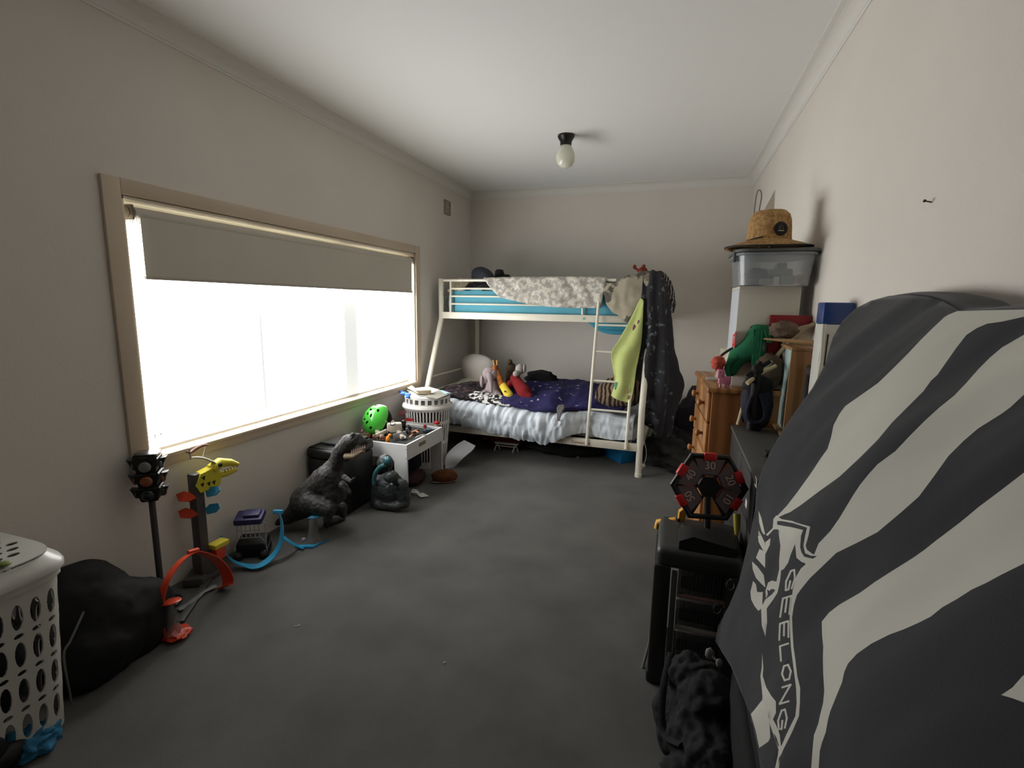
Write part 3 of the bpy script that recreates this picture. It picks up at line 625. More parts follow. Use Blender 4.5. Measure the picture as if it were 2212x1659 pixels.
# socks/cable to the right of the bed
e = T('power_cable', 'white looping cable with a plug hanging beside the right bed leg', 'cable', at(1395, 1010, 2, 0))
pts = [at(x, y, 1, 4.42) for x, y in ((1387, 945), (1392, 955), (1396, 975), (1395, 990), (1391, 1003))]
obj('cord', MB().tube(spline(pts, 6), .0035, 8), wh, e)
obj('plug', MB().ell(at(1389, 1006, 1, 4.42), (.022, .018, .02), 14, 10).tube([at(1389, 1006, 1, 4.42), at(1385, 1014, 1, 4.42)], .01, 8), wh, e)
pts = [at(x, y, 2, .006) for x, y in ((1394, 1008), (1420, 1010), (1446, 1011), (1449, 1007), (1449, 997), (1445, 994), (1410, 989))]
one('wire_hanger', 'thin pale wire frame lying on the carpet right of the bed', 'wire', MB().tube(spline(pts, 5), .0035, 8), mat('grey_wire', (120, 118, 116), .5))
dk = mat('dark_plum_clothes', (44, 36, 42), .95, bump=.8, bscale=30, var=.3, vscale=12)
one('clothes_heap', 'dark plum clothes heaped on the floor between bed and dresser', 'clothes', MB().ell((.28, 5.3, .30), (.24, .26, .36), 28, 20, nz=.35, ns=2.5, seed=6).ell((.1, 5.1, .14), (.26, .22, .16), 24, 16, nz=.3, ns=3, seed=8), dk, smooth=180)
one('grey_clothes', 'charcoal grey clothes piled on the floor below the dressing gown', 'clothes', MB().ell((-.02, 4.85, .13), (.22, .26, .16), 30, 20, nz=.4, ns=3, seed=11).ell((.15, 4.7, .08), (.2, .18, .10), 24, 16, nz=.35, ns=3, seed=13), mat('grey_dark_clothes', (62, 62, 60), .95, bump=1, bscale=30, c2=(34, 34, 34), vscale=12), smooth=180)

# ------------------------------------------------------------------ left side: hampers
def pip(p, poly):
    x, y = p; c_ = False; n = len(poly); j = n - 1
    for i in range(n):
        xi, yi = poly[i]; xj, yj = poly[j]
        if (yi > y) != (yj > y) and x < (xj - xi) * (y - yi) / (yj - yi) + xi: c_ = not c_
        j = i
    return c_
def perforated(fn, u0, u1, v0, v1, holes, th=.003, du=.03, dv=.03):
    """sheet in (u,v) with holes cut out, mapped to space by fn, given thickness"""
    pts = []; ed = []; fc = []
    nu = max(2, int((u1 - u0) / du)); nv = max(2, int((v1 - v0) / dv))
    bnd = [(u0 + (u1 - u0) * i / nu, v0) for i in range(nu)] + [(u1, v0 + (v1 - v0) * i / nv) for i in range(nv)] + [(u1 - (u1 - u0) * i / nu, v1) for i in range(nu)] + [(u0, v1 - (v1 - v0) * i / nv) for i in range(nv)]
    b0 = 0; pts += bnd; ed += [(i, (i + 1) % len(bnd)) for i in range(len(bnd))]
    for h in holes:
        o = len(pts); pts += h; ed += [(o + i, o + (i + 1) % len(h)) for i in range(len(h))]
    def inh(p):
        for h in holes:
            if abs(p[0] - h[0][0]) < .2 and abs(p[1] - h[0][1]) < .2 and pip(p, h): return True
        return False
    for i in range(1, nu):
        for j in range(1, nv):
            g = (u0 + (u1 - u0) * i / nu, v0 + (v1 - v0) * j / nv)
            if not inh(g): pts.append(g)
    vs, es, fs, *_ = delaunay_2d_cdt([V(p) for p in pts], ed, [], 0, 1e-6)
    keep = []
    for f in fs:
        c_ = ((vs[f[0]].x + vs[f[1]].x + vs[f[2]].x) / 3, (vs[f[0]].y + vs[f[1]].y + vs[f[2]].y) / 3)
        if not inh(c_): keep.append(list(f))
    P = [V(fn(a.x, a.y, 0)) for a in vs]; Q = [V(fn(a.x, a.y, th)) for a in vs]; n = len(P)
    cnt = {}
    for f in keep:
        for i in range(len(f)):
            e = (f[i], f[(i + 1) % len(f)]); k_ = (min(e), max(e)); cnt[k_] = cnt.get(k_, []) + [e]
    F = keep + [[n + i for i in f][::-1] for f in keep]
    for k_, l in cnt.items():
        if len(l) == 1: a, b_ = l[0]; F.append([b_, a, n + a, n + b_])
    return MB().add(P + Q, F)
def ovl(cu, cv, a, b_, n=12, rot=0):
    o = []
    for i in range(n):
        q = 2 * PI * i / n; x, y = a * math.cos(q), b_ * math.sin(q)
        o.append((cu + x * math.cos(rot) - y * math.sin(rot), cv + x * math.sin(rot) + y * math.cos(rot)))
    return o
def rrect(q, a, b_, p=5):
    c_, s_ = math.cos(q), math.sin(q); k_ = (abs(c_ / a) ** p + abs(s_ / b_) ** p) ** (-1 / p)
    return k_ * c_, k_ * s_
def perim(a, b_, p=5, n=360):
    pts = [rrect(2 * PI * i / n, a, b_, p) for i in range(n + 1)]; L_ = [0]
    for i in range(n): L_.append(L_[-1] + math.hypot(pts[i + 1][0] - pts[i][0], pts[i + 1][1] - pts[i][1]))
    return L_
hwhite = mat('white_hamper_plastic', (196, 194, 186), .45, var=.04, vscale=5)
HC = V((-2.165, .80, 0)); HA, HB, HH = .245, .235, .60
Lp = perim(HA, HB)
def hfn(u, v_, t_):
    s_ = u / 2.0 * Lp[-1]; i = 0
    lo, hi = 0, 360
    while hi - lo > 1:
        mid = (lo + hi) // 2
        if Lp[mid] <= s_: lo = mid
        else: hi = mid
    q = 2 * PI * (lo + (s_ - Lp[lo]) / max(1e-9, Lp[lo + 1] - Lp[lo])) / 360 if lo < 360 else 2 * PI
    tp = .87 + .13 * (v_ / HH); x, y = rrect(q, HA * tp - t_, HB * tp - t_)
    return HC + V((x, y, v_))
holes = []
NC = 34
for i in range(NC):
    for r_ in range(4):
        cu = (i + .5) / NC * 2.0
        cv = .10 + r_ * .13
        holes.append(ovl(cu, cv, .0185, .044))
    for r_ in range(3):
        cu = (i + .5) / NC * 2.0
        holes.append(ovl(cu, .165 + r_ * .13, .0165, .0085, 10, .0))
hm = T('laundry_hamper', 'white plastic laundry hamper with oval holes and lid at the left edge', 'hamper', HC)
obj('basket_body', perforated(hfn, 0, 2.0, 0.002, HH, holes, th=.004, du=.02, dv=.04), hwhite, hm, smooth=40)
q = MB(); n = 64; prof = [(.0, .004), (.86, .004), (.86, .010), (0, .010)]
ring = lambda rr, z: [HC + V((*rrect(2 * PI * i / n, HA * rr, HB * rr), z)) for i in range(n)]
def rings(mb, L_, cap=True):
    o = []; 
    for (rr, z) in L_: o += ring(rr, z)
    fs = [(i * n + j, i * n + (j + 1) % n, (i + 1) * n + (j + 1) % n, (i + 1) * n + j) for i in range(len(L_) - 1) for j in range(n)]
    if cap: fs += [list(range(n))[::-1], list(range((len(L_) - 1) * n, len(L_) * n))]
    return mb.add(o, fs)
obj('base', rings(MB(), [(.85, .0), (.868, .0), (.872, .012), (.85, .014)]), hwhite, hm)
obj('rim', rings(MB(), [(1.0, HH - .03), (1.03, HH - .03), (1.035, HH), (1.0, HH)], cap=False), hwhite, hm)
lidm = mat('white_lid_plastic', (206, 205, 198), .3)
obj('lid', rings(MB(), [(1.04, HH - .006), (1.07, HH - .004), (1.075, HH + .008), (1.05, HH + .022), (1.0, HH + .032), (.93, HH + .05), (.93, HH + .044), (1.02, HH + .02), (1.04, HH - .006)], cap=False), lidm, hm, label='lid rim')
holes = []
for i in range(-4, 5):
    for j in range(-4, 5):
        x, y = i * .048, j * .044 + (.0 if i % 2 else .022)
        if (abs(x / .21) ** 4 + abs(y / .19) ** 4) < .8: holes.append(ovl(x, y, .013, .017))
def lfn(u, v_, t_):
    z = HH + .050 - .22 * (u * u + v_ * v_) * .3 + .012 - t_; return HC + V((u, v_, z))
def clampfn(u, v_, t_):
    s_ = (abs(u / (HA * .935)) ** 5 + abs(v_ / (HB * .935)) ** 5) ** .2
    if s_ > 1: u /= s_; v_ /= s_
    return lfn(u, v_, t_)
obj('lid_panel', perforated(clampfn, -HA * .96, HA * .96, -HB * .96, HB * .96, holes, th=.004, du=.015, dv=.015), lidm, hm, smooth=40)
pl = T('leaf_toy', 'small green plastic leaf piece on top of the laundry hamper lid', 'toy', at(8, 1218, 2, HH + .07))
obj('leaf', MB().ell(at(8, 1218, 2, HH + .068), (.022, .016, .006), 14, 8, nz=.4, ns=3), mat('dull_green', (116, 128, 62), .6), pl, smooth=180)
bb = mat('black_bin_bag', (5, 5, 5), .8, bump=.8, bscale=16)
bbg = T('black_bag', 'large black fabric bag slumped on the floor behind the hamper', 'bag', (-2.2, 1.25, 0))
organic('bag_body', [('s', (-2.24, 1.21, .20), (.155, .20, .24)), ('s', (-2.17, 1.34, .12), (.15, .19, .18)), ('s', (-2.11, 1.18, .11), (.12, .17, .14)), ('s', (-2.17, 1.25, .16), (.15, .19, .19))], bb, bbg, voxel=.014, sm=8, nz=.03, ns=.12)
one('laundry_filler', 'added dark laundry filling the holed hamper so its holes stay black', 'laundry', MB().ell(HC + V((0, 0, .27)), (.185, .175, .26), 26, 18, nz=.08), mat('laundry_filler_cloth', (18, 18, 19), .95, bump=.5), smooth=180)  # dark filler added so no light shows through the hamper holes
one('grey_strap', 'thin grey strap end lying against the black bag', 'strap', MB().tube(spline([at(181, 1321, 0, -2.0), at(168, 1350, 0, -1.99), at(152, 1385, 0, -1.99), at(138, 1420, 0, -2.0), V((-2.02, 1.03, .02))], 4), [.0045] * 17, 8, flat=.5), mat('grey_webbing', (116, 112, 106), .8))
one('blue_cloth', 'crumpled blue cloth on the floor against the hamper base', 'cloth', MB().ell(at(58, 1612, 2, .02), (.07, .055, .035), 26, 16, nz=.7, ns=3, seed=31).ell(at(85, 1590, 2, .02), (.05, .05, .03), 22, 14, nz=.7, ns=4, seed=32), mat('blue_cloth', (40, 104, 138), .9, bump=1, bscale=40, var=.3, vscale=25), smooth=180)
one('black_shoe', 'black shoe in the bottom left corner beside the hamper', 'shoe', MB().ell(at(-8, 1650, 2, .04), (.04, .08, .045), 24, 16, nz=.15).ell(at(-25, 1640, 2, .07), (.035, .05, .07), 20, 14), mat('black_leather', (14, 14, 14), .6), smooth=180)

# traffic light toy lamp
PX, PY = -2.325, 1.60
tl = T('traffic_light_toy', 'black toy traffic light on a tall pole below the window corner', 'toy', (PX, PY, 0))
bkp = mat('black_toy_plastic', (24, 24, 24), .45, spec=.5)
pole = mat('dark_pole', (66, 64, 62), .5)
obj('foot', MB().lathe([(0, 0), (.08, 0), (.082, .012), (.05, .03), (.016, .04), (0, .04)], (PX, PY, 0), 28), bkp, tl)
obj('pole', MB().tube([(PX, PY, .03), (PX, PY, .57)], .014, 16), pole, tl)
TX = M4.Translation((PX, PY, .555)) @ R3(-38 + 90, 'Z') @ R3(2, 'X')
TX = frame(V((PX, PY, .555)), V((.75, .66, 0)), V((-.66, .75, 0)))   # x right in view, y away
q = MB()
for i, (z0, z1, w0, w1) in enumerate(((.0, .062, .036, .050), (.070, .132, .038, .052), (.140, .205, .040, .052))):
    q.lathe([(w0 * 1.3, z0), (w1 * 1.36, z1), (w1 * 1.2, z1 + .006), (w0 * 1.2, z0 - .004)], (0, 0, 0), 4, X=TX @ R3(45, 'Z'))
    for s_ in range(3):
        Y = TX @ R3(90 * s_, 'Z')
        q.prism([(w1, z1 - .006), (w1 + .026, z1 - .002), (w1 + .020, z1 - .014), (w1 + .008, z0 + .018), (w1 - .006, z0 + .014)], -.020, .020, X=Y @ M4(((1, 0, 0, 0), (0, 0, 1, 0), (0, 1, 0, 0), (0, 0, 0, 1))))
obj('housing', q, bkp, tl, smooth=25)
obj('cap', MB().rbox(-.05, .05, -.05, .05, .203, .232, r=.012, X=TX), mat('glossy_black_cap', (34, 34, 34), .25, coat=.6), tl)
for (z, cname, cc) in ((.172, 'clear_lens', (120, 120, 118)), (.102, 'orange_lens', (136, 74, 48)), (.034, 'green_lens', (20, 38, 36))):
    w_ = .052 if z > .1 else .050
    for s_ in range(4):
        Y = TX @ R3(90 * s_, 'Z'); 
        obj('lens', MB().lathe([(.025, -w_ + .0), (.025, -w_ - .006), (.018, -w_ - .012), (0, -w_ - .014)], (0, 0, 0), 22, X=Y @ frame(V((0, 0, z)), (1, 0, 0), (0, 0, -1)) @ M4.Scale(-1, 4, (0, 0, 1)) ), mat(cname, cc, .25, coat=.5), tl, smooth=60, label={'clear_lens': 'grey top lens', 'orange_lens': 'orange middle lens', 'green_lens': 'dark green bottom lens'}[cname])

# track toys
def atp(px, py, p0, nrm):
    d = CF * FPX + CR * (px - 1106) - CU * (py - 829.5); nrm = V(nrm); t_ = (V(p0) - CP).dot(nrm) / d.dot(nrm); return CP + d * t_
ored = mat('orange_red_plastic', (206, 66, 36), .4, coat=.2)
gpl = mat('grey_track_plastic', (74, 72, 70), .5, var=.06, vscale=12)
ypl = mat('yellow_plastic', (214, 200, 52), .4, coat=.2)
bpl = mat('sky_blue_plastic', (52, 148, 190), .4, coat=.2)
clr = mat('smoky_clear_plastic', (130, 128, 126), .2, alpha=.45)
O1 = V((-2.33, 1.84, 0))
tk = T('track_tower', 'toy car track set with yellow dinosaur head, grey tower and orange loop', 'toy', O1)
obj('tower', MB().rbox(-2.365, -2.31, 1.815, 1.865, 0, .60, r=.006).rbox(-2.385, -2.29, 1.78, 1.90, 0, .035, r=.008).rbox(-2.372, -2.303, 1.805, 1.875, .035, .16, r=.006), gpl, tk)
obj('base_strip', MB().rbox(-.018, .018, 0, .42, 0, .016, r=.004, X=frame(V((-2.11, 1.52, 0)), V((.82, .5, 0)), V((-.5, .82, 0)))).rbox(-.05, .05, .3, .44, 0, .05, r=.01, X=frame(V((-2.16, 1.5, 0)), V((.82, .5, 0)), V((-.4, .82, 0)))), gpl, tk)
obj('track_strip', MB().tube([at(385, 1318, 2, .012), at(415, 1300, 2, .012), at(436, 1280, 2, .012), at(465, 1265, 2, .012)], [.014, .02, .014, .018], 8, flat=.3), mat('pale_grey_track', (112, 112, 110), .5), tk)
# orange loop: ribbon running up and over
pn = V((1, .22, 0)); p0 = V((-2.08, 1.5, 0))
cl = [(350, 1378), (345, 1330), (349, 1288), (362, 1250), (388, 1214), (418, 1194), (440, 1196), (462, 1206), (482, 1226), (492, 1250), (490, 1266), (478, 1268)]
C_ = spline([atp(x, y, p0, pn) for x, y in cl], 5); pts = []; wd = []
for i, p in enumerate(C_):
    f = i / (len(C_) - 1); t_ = (C_[min(i + 1, len(C_) - 1)] - C_[max(0, i - 1)]).normalized()
    wv = V((1, .3, .1 + .35 * f)); pts.append((p, wv, t_.cross(wv))); wd.append(.034 + .045 * max(0, (f - .5)) * 2)
obj('orange_loop', MB().ribbon(pts, wd, .004).rbox(-.024, .024, -.012, .012, -.008, .01, r=.003, X=frame(atp(418, 1190, p0, pn), (.3, 1, -.1), (1, -.3, 0))), ored, tk, label='curved orange red loop', smooth=50)
for i, (x, y, z, mt_) in enumerate(((402, 1074, 0, ored), (406, 1110, 0, ored), (460, 1062, 0, bpl), (460, 1099, 0, bpl))):
    c = at(x, y, 1, 1.80 if x < 430 else 1.87); s_ = 1 if x < 430 else .75
    obj('fin', MB().prism([(-.055 * s_, .012), (-.02, .03), (.03, .022), (.055 * s_, -.004), (.02, -.024), (-.03, -.022)], -.004, .004, X=frame(c, (.95, .3, 0 if x < 430 else .3), (-.1, .6, .8))), mt_, tk)
obj('red_gate', MB().rbox(-2.32, -2.27, 1.87, 1.93, .10, .17, r=.006), ored, tk); obj('yellow_gate', MB().rbox(-2.325, -2.262, 1.86, 1.95, .168, .196, r=.005), ypl, tk)
# dinosaur head launcher on top
c = at(452, 1028, 0, -2.31); X = frame(c, V((.25, .95, .2)), V((-.9, .25, .0)))
q = MB(); q.prism([(-.075, -.055), (.025, -.062), (.05, -.01), (.035, .045), (-.045, .04), (-.085, -.01)], -.03, .03, X=X @ R3(90, 'X'))
obj('skull_back', q, ypl, tk)
q = MB(); q.tube([X @ V((.02, 0, .03)), X @ V((.07, 0, .045)), X @ V((.12, 0, .02)), X @ V((.155, 0, -.008))], [.036, .034, .026, .014], 12, flat=.8)
q.tube([X @ V((.03, 0, -.015)), X @ V((.09, 0, -.03)), X @ V((.14, 0, -.034))], [.02, .016, .010], 10)
for i in range(5): q.tube([X @ V((.075 + i * .016, -.014, .0)), X @ V((.078 + i * .016, -.014, -.022))], [.005, .001], 6)
obj('snout', q, ypl, tk, smooth=50)
dkx = mat('dark_slot', (40, 36, 20), .8)
for (a, b_) in ((-.04, .012), (-.025, -.03), (.0, -.035), (-.055, -.02)):
    obj('slot', MB().prism([(a - .009, b_ + .010), (a + .011, b_ + .012), (a - .0, b_ - .012)], -.0312, .0312, X=X @ R3(90, 'X')), dkx, tk)
obj('eye_socket', MB().ell(X @ V((.055, -.03, .045)), .012, 10, 8), dkx, tk)
g2 = mat('pale_arm', (190, 186, 172), .5); br = mat('brown_car', (126, 78, 66), .6)
a0, a1, a2 = at(470, 1003, 0, -2.30), at(440, 990, 0, -2.30), at(415, 988, 0, -2.31)
obj('arm', MB().tube(spline([a0, a1, a2], 4), [.012, .014, .018, .018, .018, .018, .016, .012, .010], 8, flat=.35).tube([at(412, 992, 0, -2.31), at(408, 968, 0, -2.31)], .004, 6).tube([at(438, 990, 0, -2.31), at(446, 962, 0, -2.31)], .004, 6), g2, tk)
obj('winged_rider', MB().tube(spline([at(400, 974, 0, -2.31), at(410, 978, 0, -2.31), at(425, 968, 0, -2.31), at(438, 962, 0, -2.31), at(449, 961, 0, -2.31)], 3), [.003, .004, .006, .008, .010, .012, .012, .012, .012, .012, .011, .010, .004], 10, flat=.6), br, tk, smooth=60)
# orange ramp piece in front
c = V((-2.045, 1.435, 0)); rp_ = T('track_ramp', 'orange red launcher with clear cone at the front of the track', 'toy', c)
obj('base', MB().ell(c + V((.0, .01, .02)), (.07, .055, .02), 20, 10, nz=.35, ns=3, seed=4), ored, rp_)
obj('cone', MB().lathe([(.040, .03), (.028, .08), (.014, .16), (.012, .17)], c, 20), clr, rp_)
obj('cap_plate', MB().ell(c + V((0.01, 0, .182)), (.055, .035, .008), 20, 8, X=R3(-14, 'Y')), ored, rp_)
# blue track
c = V((-2.18, 2.08, 0)); bt = T('blue_track', 'sky blue curved toy track with finned clear launcher', 'toy', c)
bp_ = [at(478, 1158, 0, -2.36), at(485, 1190, 0, -2.32), at(505, 1212, 0, -2.27), at(534, 1222, 2, .02), at(560, 1222, 2, .02), at(586, 1204, 1, 2.10), at(603, 1180, 1, 2.15), at(609, 1150, 1, 2.18), at(607, 1122, 1, 2.2), at(600, 1106, 1, 2.2)]
C_ = spline(bp_, 5); pts = []; wd = []
for i, p in enumerate(C_):
    f = i / (len(C_) - 1); t_ = (C_[min(i + 1, len(C_) - 1)] - C_[max(0, i - 1)]).normalized(); wv = V((1, -.55, 0)); wv = (wv - t_ * t_.dot(wv)).normalized()
    pts.append((p, wv, t_.cross(wv))); wd.append(.038 + .014 * math.sin(f * 3))
obj('track', MB().ribbon(pts, wd, .005), bpl, bt, smooth=50)
obj('track_clip', MB().rbox(-.028, .028, -.01, .012, -.012, .012, r=.003, X=frame(at(601, 1106, 1, 2.2), (1, .3, .0), (0, .2, 1))), bpl, bt)
pts = [at(612, 1160, 1, 2.2), at(628, 1172, 1, 2.23), at(645, 1180, 2, .012), at(656, 1184, 2, .01)]
C_ = spline(pts, 4); obj('track', MB().ribbon([(p, (.5, -.8, .2), (0, 0, 1)) for p in C_], .05, .005), bpl, bt)
c = at(674, 1176, 2, 0)
obj('launcher_base', MB().prism([(-.085, -.02), (-.03, .0), (.03, -.012), (.08, .03), (.10, .055), (.06, .01), (.03, -.04), (-.04, -.035)], 0, .014, X=frame(c + V((0, -.02, 0)), V((.9, .42, 0)), V((-.42, .9, 0)))), bpl, bt)
obj('cone', MB().lathe([(.045, .01), (.034, .05), (.020, .16), (.014, .17)], c + V((0, .02, 0)), 18), clr, bt)
obj('fin', MB().prism([(-.03, -.01), (.0, .012), (.06, .03), (.075, .03), (.045, -.012), (.01, -.016)], 0, .008, X=frame(c + V((.0, .02, .172)), V((.93, .36, 0.1)), V((-.36, .9, .5)))), bpl, bt, label='pale blue wing on the clear launcher')
obj('wheel', MB().ell(at(656, 1166, 1, c.y - .03), .014, 12, 8), mat('grey_wheel', (150, 146, 140), .5), bt)
# caged toy truck
c = V((-2.31, 2.15, 0)); cg = T('cage_truck', 'black toy truck with white lattice cage and navy roof behind the blue track', 'toy', c)
X = frame(c, V((.86, .5, 0)), V((-.5, .86, .18)))
obj('truck_body', MB().rbox(-.08, .08, -.05, .07, .0, .10, r=.012, X=X).rbox(-.09, -.05, -.06, .06, 0, .05, r=.012, X=X).rbox(.05, .09, -.06, .06, 0, .05, r=.012, X=X), mat('black_truck', (22, 22, 22), .6), cg)
q = MB(); W_ = lambda x, z: X @ V((x, -.055 + z * .12, z))
for i in range(6): q.tube([W_(-.065 + i * .024, .14), W_(-.06 + i * .023, .225)], .0028, 5)
for z in (.14, .185, .222): q.tube([W_(-.068, z), W_(.06, z)], .0028, 5)
q.tube([W_(-.068, .14), W_(-.085, .06)], .0028, 5); q.tube([W_(.06, .14), W_(.088, .10)], .0028, 5); q.tube([W_(.088, .23), W_(.088, .10)], .0028, 5); q.tube([W_(.085, .1), W_(.09, .02)], .0028, 5)
q.tube([W_(-.08, .07), W_(.088, .095)], .0022, 5)
obj('cage', q, mat('white_lattice', (176, 176, 172), .5), cg)
obj('roof', MB().rbox(-.075, .075, -.04, .07, .225, .262, r=.008, X=X).rbox(-.03, .06, -.02, .05, .262, .28, r=.008, X=X), mat('navy_roof', (50, 48, 92), .5), cg)
obj('rear_wheel', MB().ell(X @ V((-.07, -.06, .03)), (.03, .03, .03), 14, 10), bkp, cg); obj('front_wheel', MB().ell(X @ V((.07, -.06, .03)), (.03, .03, .03), 14, 10), bkp, cg)

# black storage box against the wall
lea = mat('black_leatherette', (20, 20, 21), .38, bump=.3, bscale=90, spec=.5)
sb = T('storage_box', 'black leatherette storage box against the wall behind the toy dinosaur', 'box', (-2.27, 2.96, 0))
obj('box_body', MB().rbox(-2.42, -2.12, 2.76, 3.12, 0, .40, r=.012), lea, sb)
obj('lid', MB().rbox(-2.425, -2.112, 2.752, 3.128, .402, .475, r=.022, seg=3), lea, sb, smooth=60)
obj('lid_piping', MB().tube([(-2.405, 2.77, .476), (-2.13, 2.77, .476), (-2.13, 3.11, .476), (-2.405, 3.11, .476)], .005, 8, closed=True), lea, sb)
one('flat_book', 'black glossy flat book lying on the black storage box', 'book', MB().rbox(-2.38, -2.16, 2.86, 3.12, .482, .496, r=.003), mat('glossy_grey_cover', (70, 72, 74), .2, coat=.5))
# toy dinosaur
dm = mat('dark_dinosaur_rubber', (54, 52, 49), .6, bump=1.6, bscale=55, var=.25, vscale=22, c2=(36, 35, 34))
dn = T('toy_dinosaur', 'large dark grey toy tyrannosaur rearing in front of the storage box', 'toy', (-2.18, 2.62, 0))
A_ = lambda x, y, d: at(x, y, 1, d)
pr = [('c', A_(664, 1082, 2.50), A_(700, 1042, 2.50), .108, .09), ('c', A_(700, 1042, 2.50), A_(725, 1005, 2.50), .095, .055), ('c', A_(725, 1005, 2.50), A_(735, 975, 2.50), .050, .046), ('c', A_(735, 975, 2.50), A_(752, 958, 2.50), .046, .05),
      ('c', A_(648, 1098, 2.50), A_(622, 1118, 2.46), .075, .045), ('c', A_(622, 1118, 2.46), A_(600, 1130, 2.43), .045, .02), ('c', A_(726, 1065, 2.48), A_(712, 1030, 2.48), .07, .085),
      ('c', A_(672, 1085, 2.43), A_(712, 1100, 2.41), .075, .045), ('c', A_(712, 1100, 2.41), A_(706, 1122, 2.40), .036, .026), ('c', at(706, 1132, 2, .02), at(742, 1118, 2, .02), .026, .018),
      ('c', A_(700, 1085, 2.60), A_(738, 1098, 2.60), .06, .04), ('c', A_(738, 1098, 2.60), A_(742, 1112, 2.60), .03, .024),
      ('c', A_(740, 1048, 2.44), A_(756, 1066, 2.43), .026, .014)]
organic('body', pr, dm, dn, voxel=.009, sm=3, nz=.012, ns=.02)
organic('head', [('c', A_(752, 955, 2.50), A_(772, 948, 2.50), .048, .036), ('c', A_(772, 948, 2.50), A_(786, 956, 2.50), .034, .026), ('s', A_(762, 940, 2.48), .018)], dm, dn, voxel=.007, sm=2)
obj('jaw', MB().tube([A_(748, 985, 2.48), A_(766, 985, 2.48), A_(786, 974, 2.48)], [.030, .026, .014], 14, flat=.7), mat('tan_rubber', (134, 118, 92), .6, bump=.5), dn, smooth=70, label='tan lower jaw')
q = MB()
for i in range(8): 
    f = i / 7; x, y = 760 + 28 * f, 978 - 12 * f; q.tube([A_(x, y + 2, 2.455), A_(x, y - 6, 2.455)], [.004, .001], 6)
obj('teeth', q, mat('pinkish_teeth', (206, 170, 150), .5), dn, kind='stuff')
obj('arm', MB().tube([A_(742, 1030, 2.43), A_(758, 1040, 2.41), A_(766, 1032, 2.40)], [.018, .012, .008], 8), dm, dn)
obj('eye', MB().ell(A_(760, 946, 2.455), .007, 8, 6), blk, dn)
# ape figure
am = mat('black_teal_rubber', (34, 40, 40), .5, c2=(58, 62, 62), vscale=14, bump=1.2, bscale=40, spec=.5)
ap = T('toy_ape', 'dark crouching toy ape with teal crest in front of the white table', 'toy', (-2.0, 3.03, 0))
organic('body', [('s', A_(842, 1055, 3.02), (.12, .10, .12)), ('c', A_(815, 1040, 3.0), A_(812, 1085, 2.98), .05, .04), ('c', A_(868, 1050, 3.0), A_(874, 1086, 3.0), .05, .04), ('c', A_(816, 1090, 2.96), A_(858, 1094, 2.96), .035, .03), ('c', A_(858, 1088, 2.98), A_(874, 1090, 2.98), .035, .028)], am, ap, voxel=.009, nz=.014, ns=.02)
organic('head', [('s', A_(832, 1000, 3.0), (.06, .055, .065)), ('s', A_(845, 1030, 2.95), (.055, .05, .045))], am, ap, voxel=.008, nz=.012, ns=.02)
te = mat('teal_rubber', (52, 98, 104), .4, var=.3, vscale=20, coat=.3)
obj('crest', MB().tube(spline([A_(808, 1045, 2.93), A_(810, 1025, 2.93), A_(820, 1010, 2.93), A_(832, 1004, 2.93)], 4), .016, 10).ell(A_(836, 995, 2.95), (.035, .02, .03), 16, 10, nz=.3), te, ap, smooth=70, label='teal crest')
obj('eye_glint', MB().ell(A_(846, 1046, 2.92), (.012, .008, .010), 10, 8), mat('pale_teal_glint', (130, 160, 156), .2, coat=1), ap)

# white play table
tw_ = mat('white_table_board', (214, 214, 214), .4, var=.02, vscale=6)
X0, X1, Y0, Y1, ZT = -2.36, -1.862, 3.19, 3.76, .438
tb = T('play_table', 'white childrens play table with raised rim and cut out legs', 'table', ((X0 + X1) / 2, (Y0 + Y1) / 2, 0))
def legpanel(X, W_, nm='panel'):
    lw = .105; a = .118; r_ = .018
    poly = [(0, 0), (lw, 0), (lw + .006, ZT - a - r_), (lw + .006 + r_, ZT - a), (W_ - lw - .006 - r_, ZT - a), (W_ - lw - .006, ZT - a - r_), (W_ - lw, 0), (W_, 0), (W_, ZT), (0, ZT)]
    # split in three convex pieces
    q = MB(); q.prism([poly[0], poly[1], poly[2], poly[3], (lw + .006 + r_, ZT), poly[9]], 0, .016, X=X)
    q.prism([poly[3], poly[4], (poly[4][0], ZT), (poly[3][0], ZT)], 0, .016, X=X); q.prism([poly[4], poly[5], poly[6], poly[7], poly[8], (poly[4][0], ZT)], 0, .016, X=X)
    return obj(nm, q, tw_, tb, smooth=None)
legpanel(frame(V((X0, Y0, 0)), (1, 0, 0), (0, 0, 1)), X1 - X0, 'front_panel'); legpanel(frame(V((X0, Y1 + .016, 0)), (1, 0, 0), (0, 0, 1)), X1 - X0, 'back_panel')
for x_ in (X0, X1 - .016): obj('apron', MB().box(x_, x_ + .016, Y0 + .0005, Y1, .318, ZT), tw_, tb, smooth=None)
obj('table_top', MB().box(X0 + .016, X1 - .016, Y0 + .016, Y1 - .0, ZT - .035, ZT - .02), mat('dark_play_mat', (50, 52, 50), .9, var=.3, vscale=30), tb, label='dark play surface')
for (x, z) in ((X1 - .008, .335), (X1 - .008, .405)): obj('screw', MB().ell((x, Y0 - .016, z), (.004, .002, .004), 8, 6), mat('screw_grey', (120, 120, 118), .5), tb)
lab = obj('label_plate', MB().rbox(X1, X1 + .0025, 3.36, 3.47, .375, .405, r=.001), mat('olive_label', (150, 142, 108), .6, c2=(92, 84, 50), vscale=60), tb)
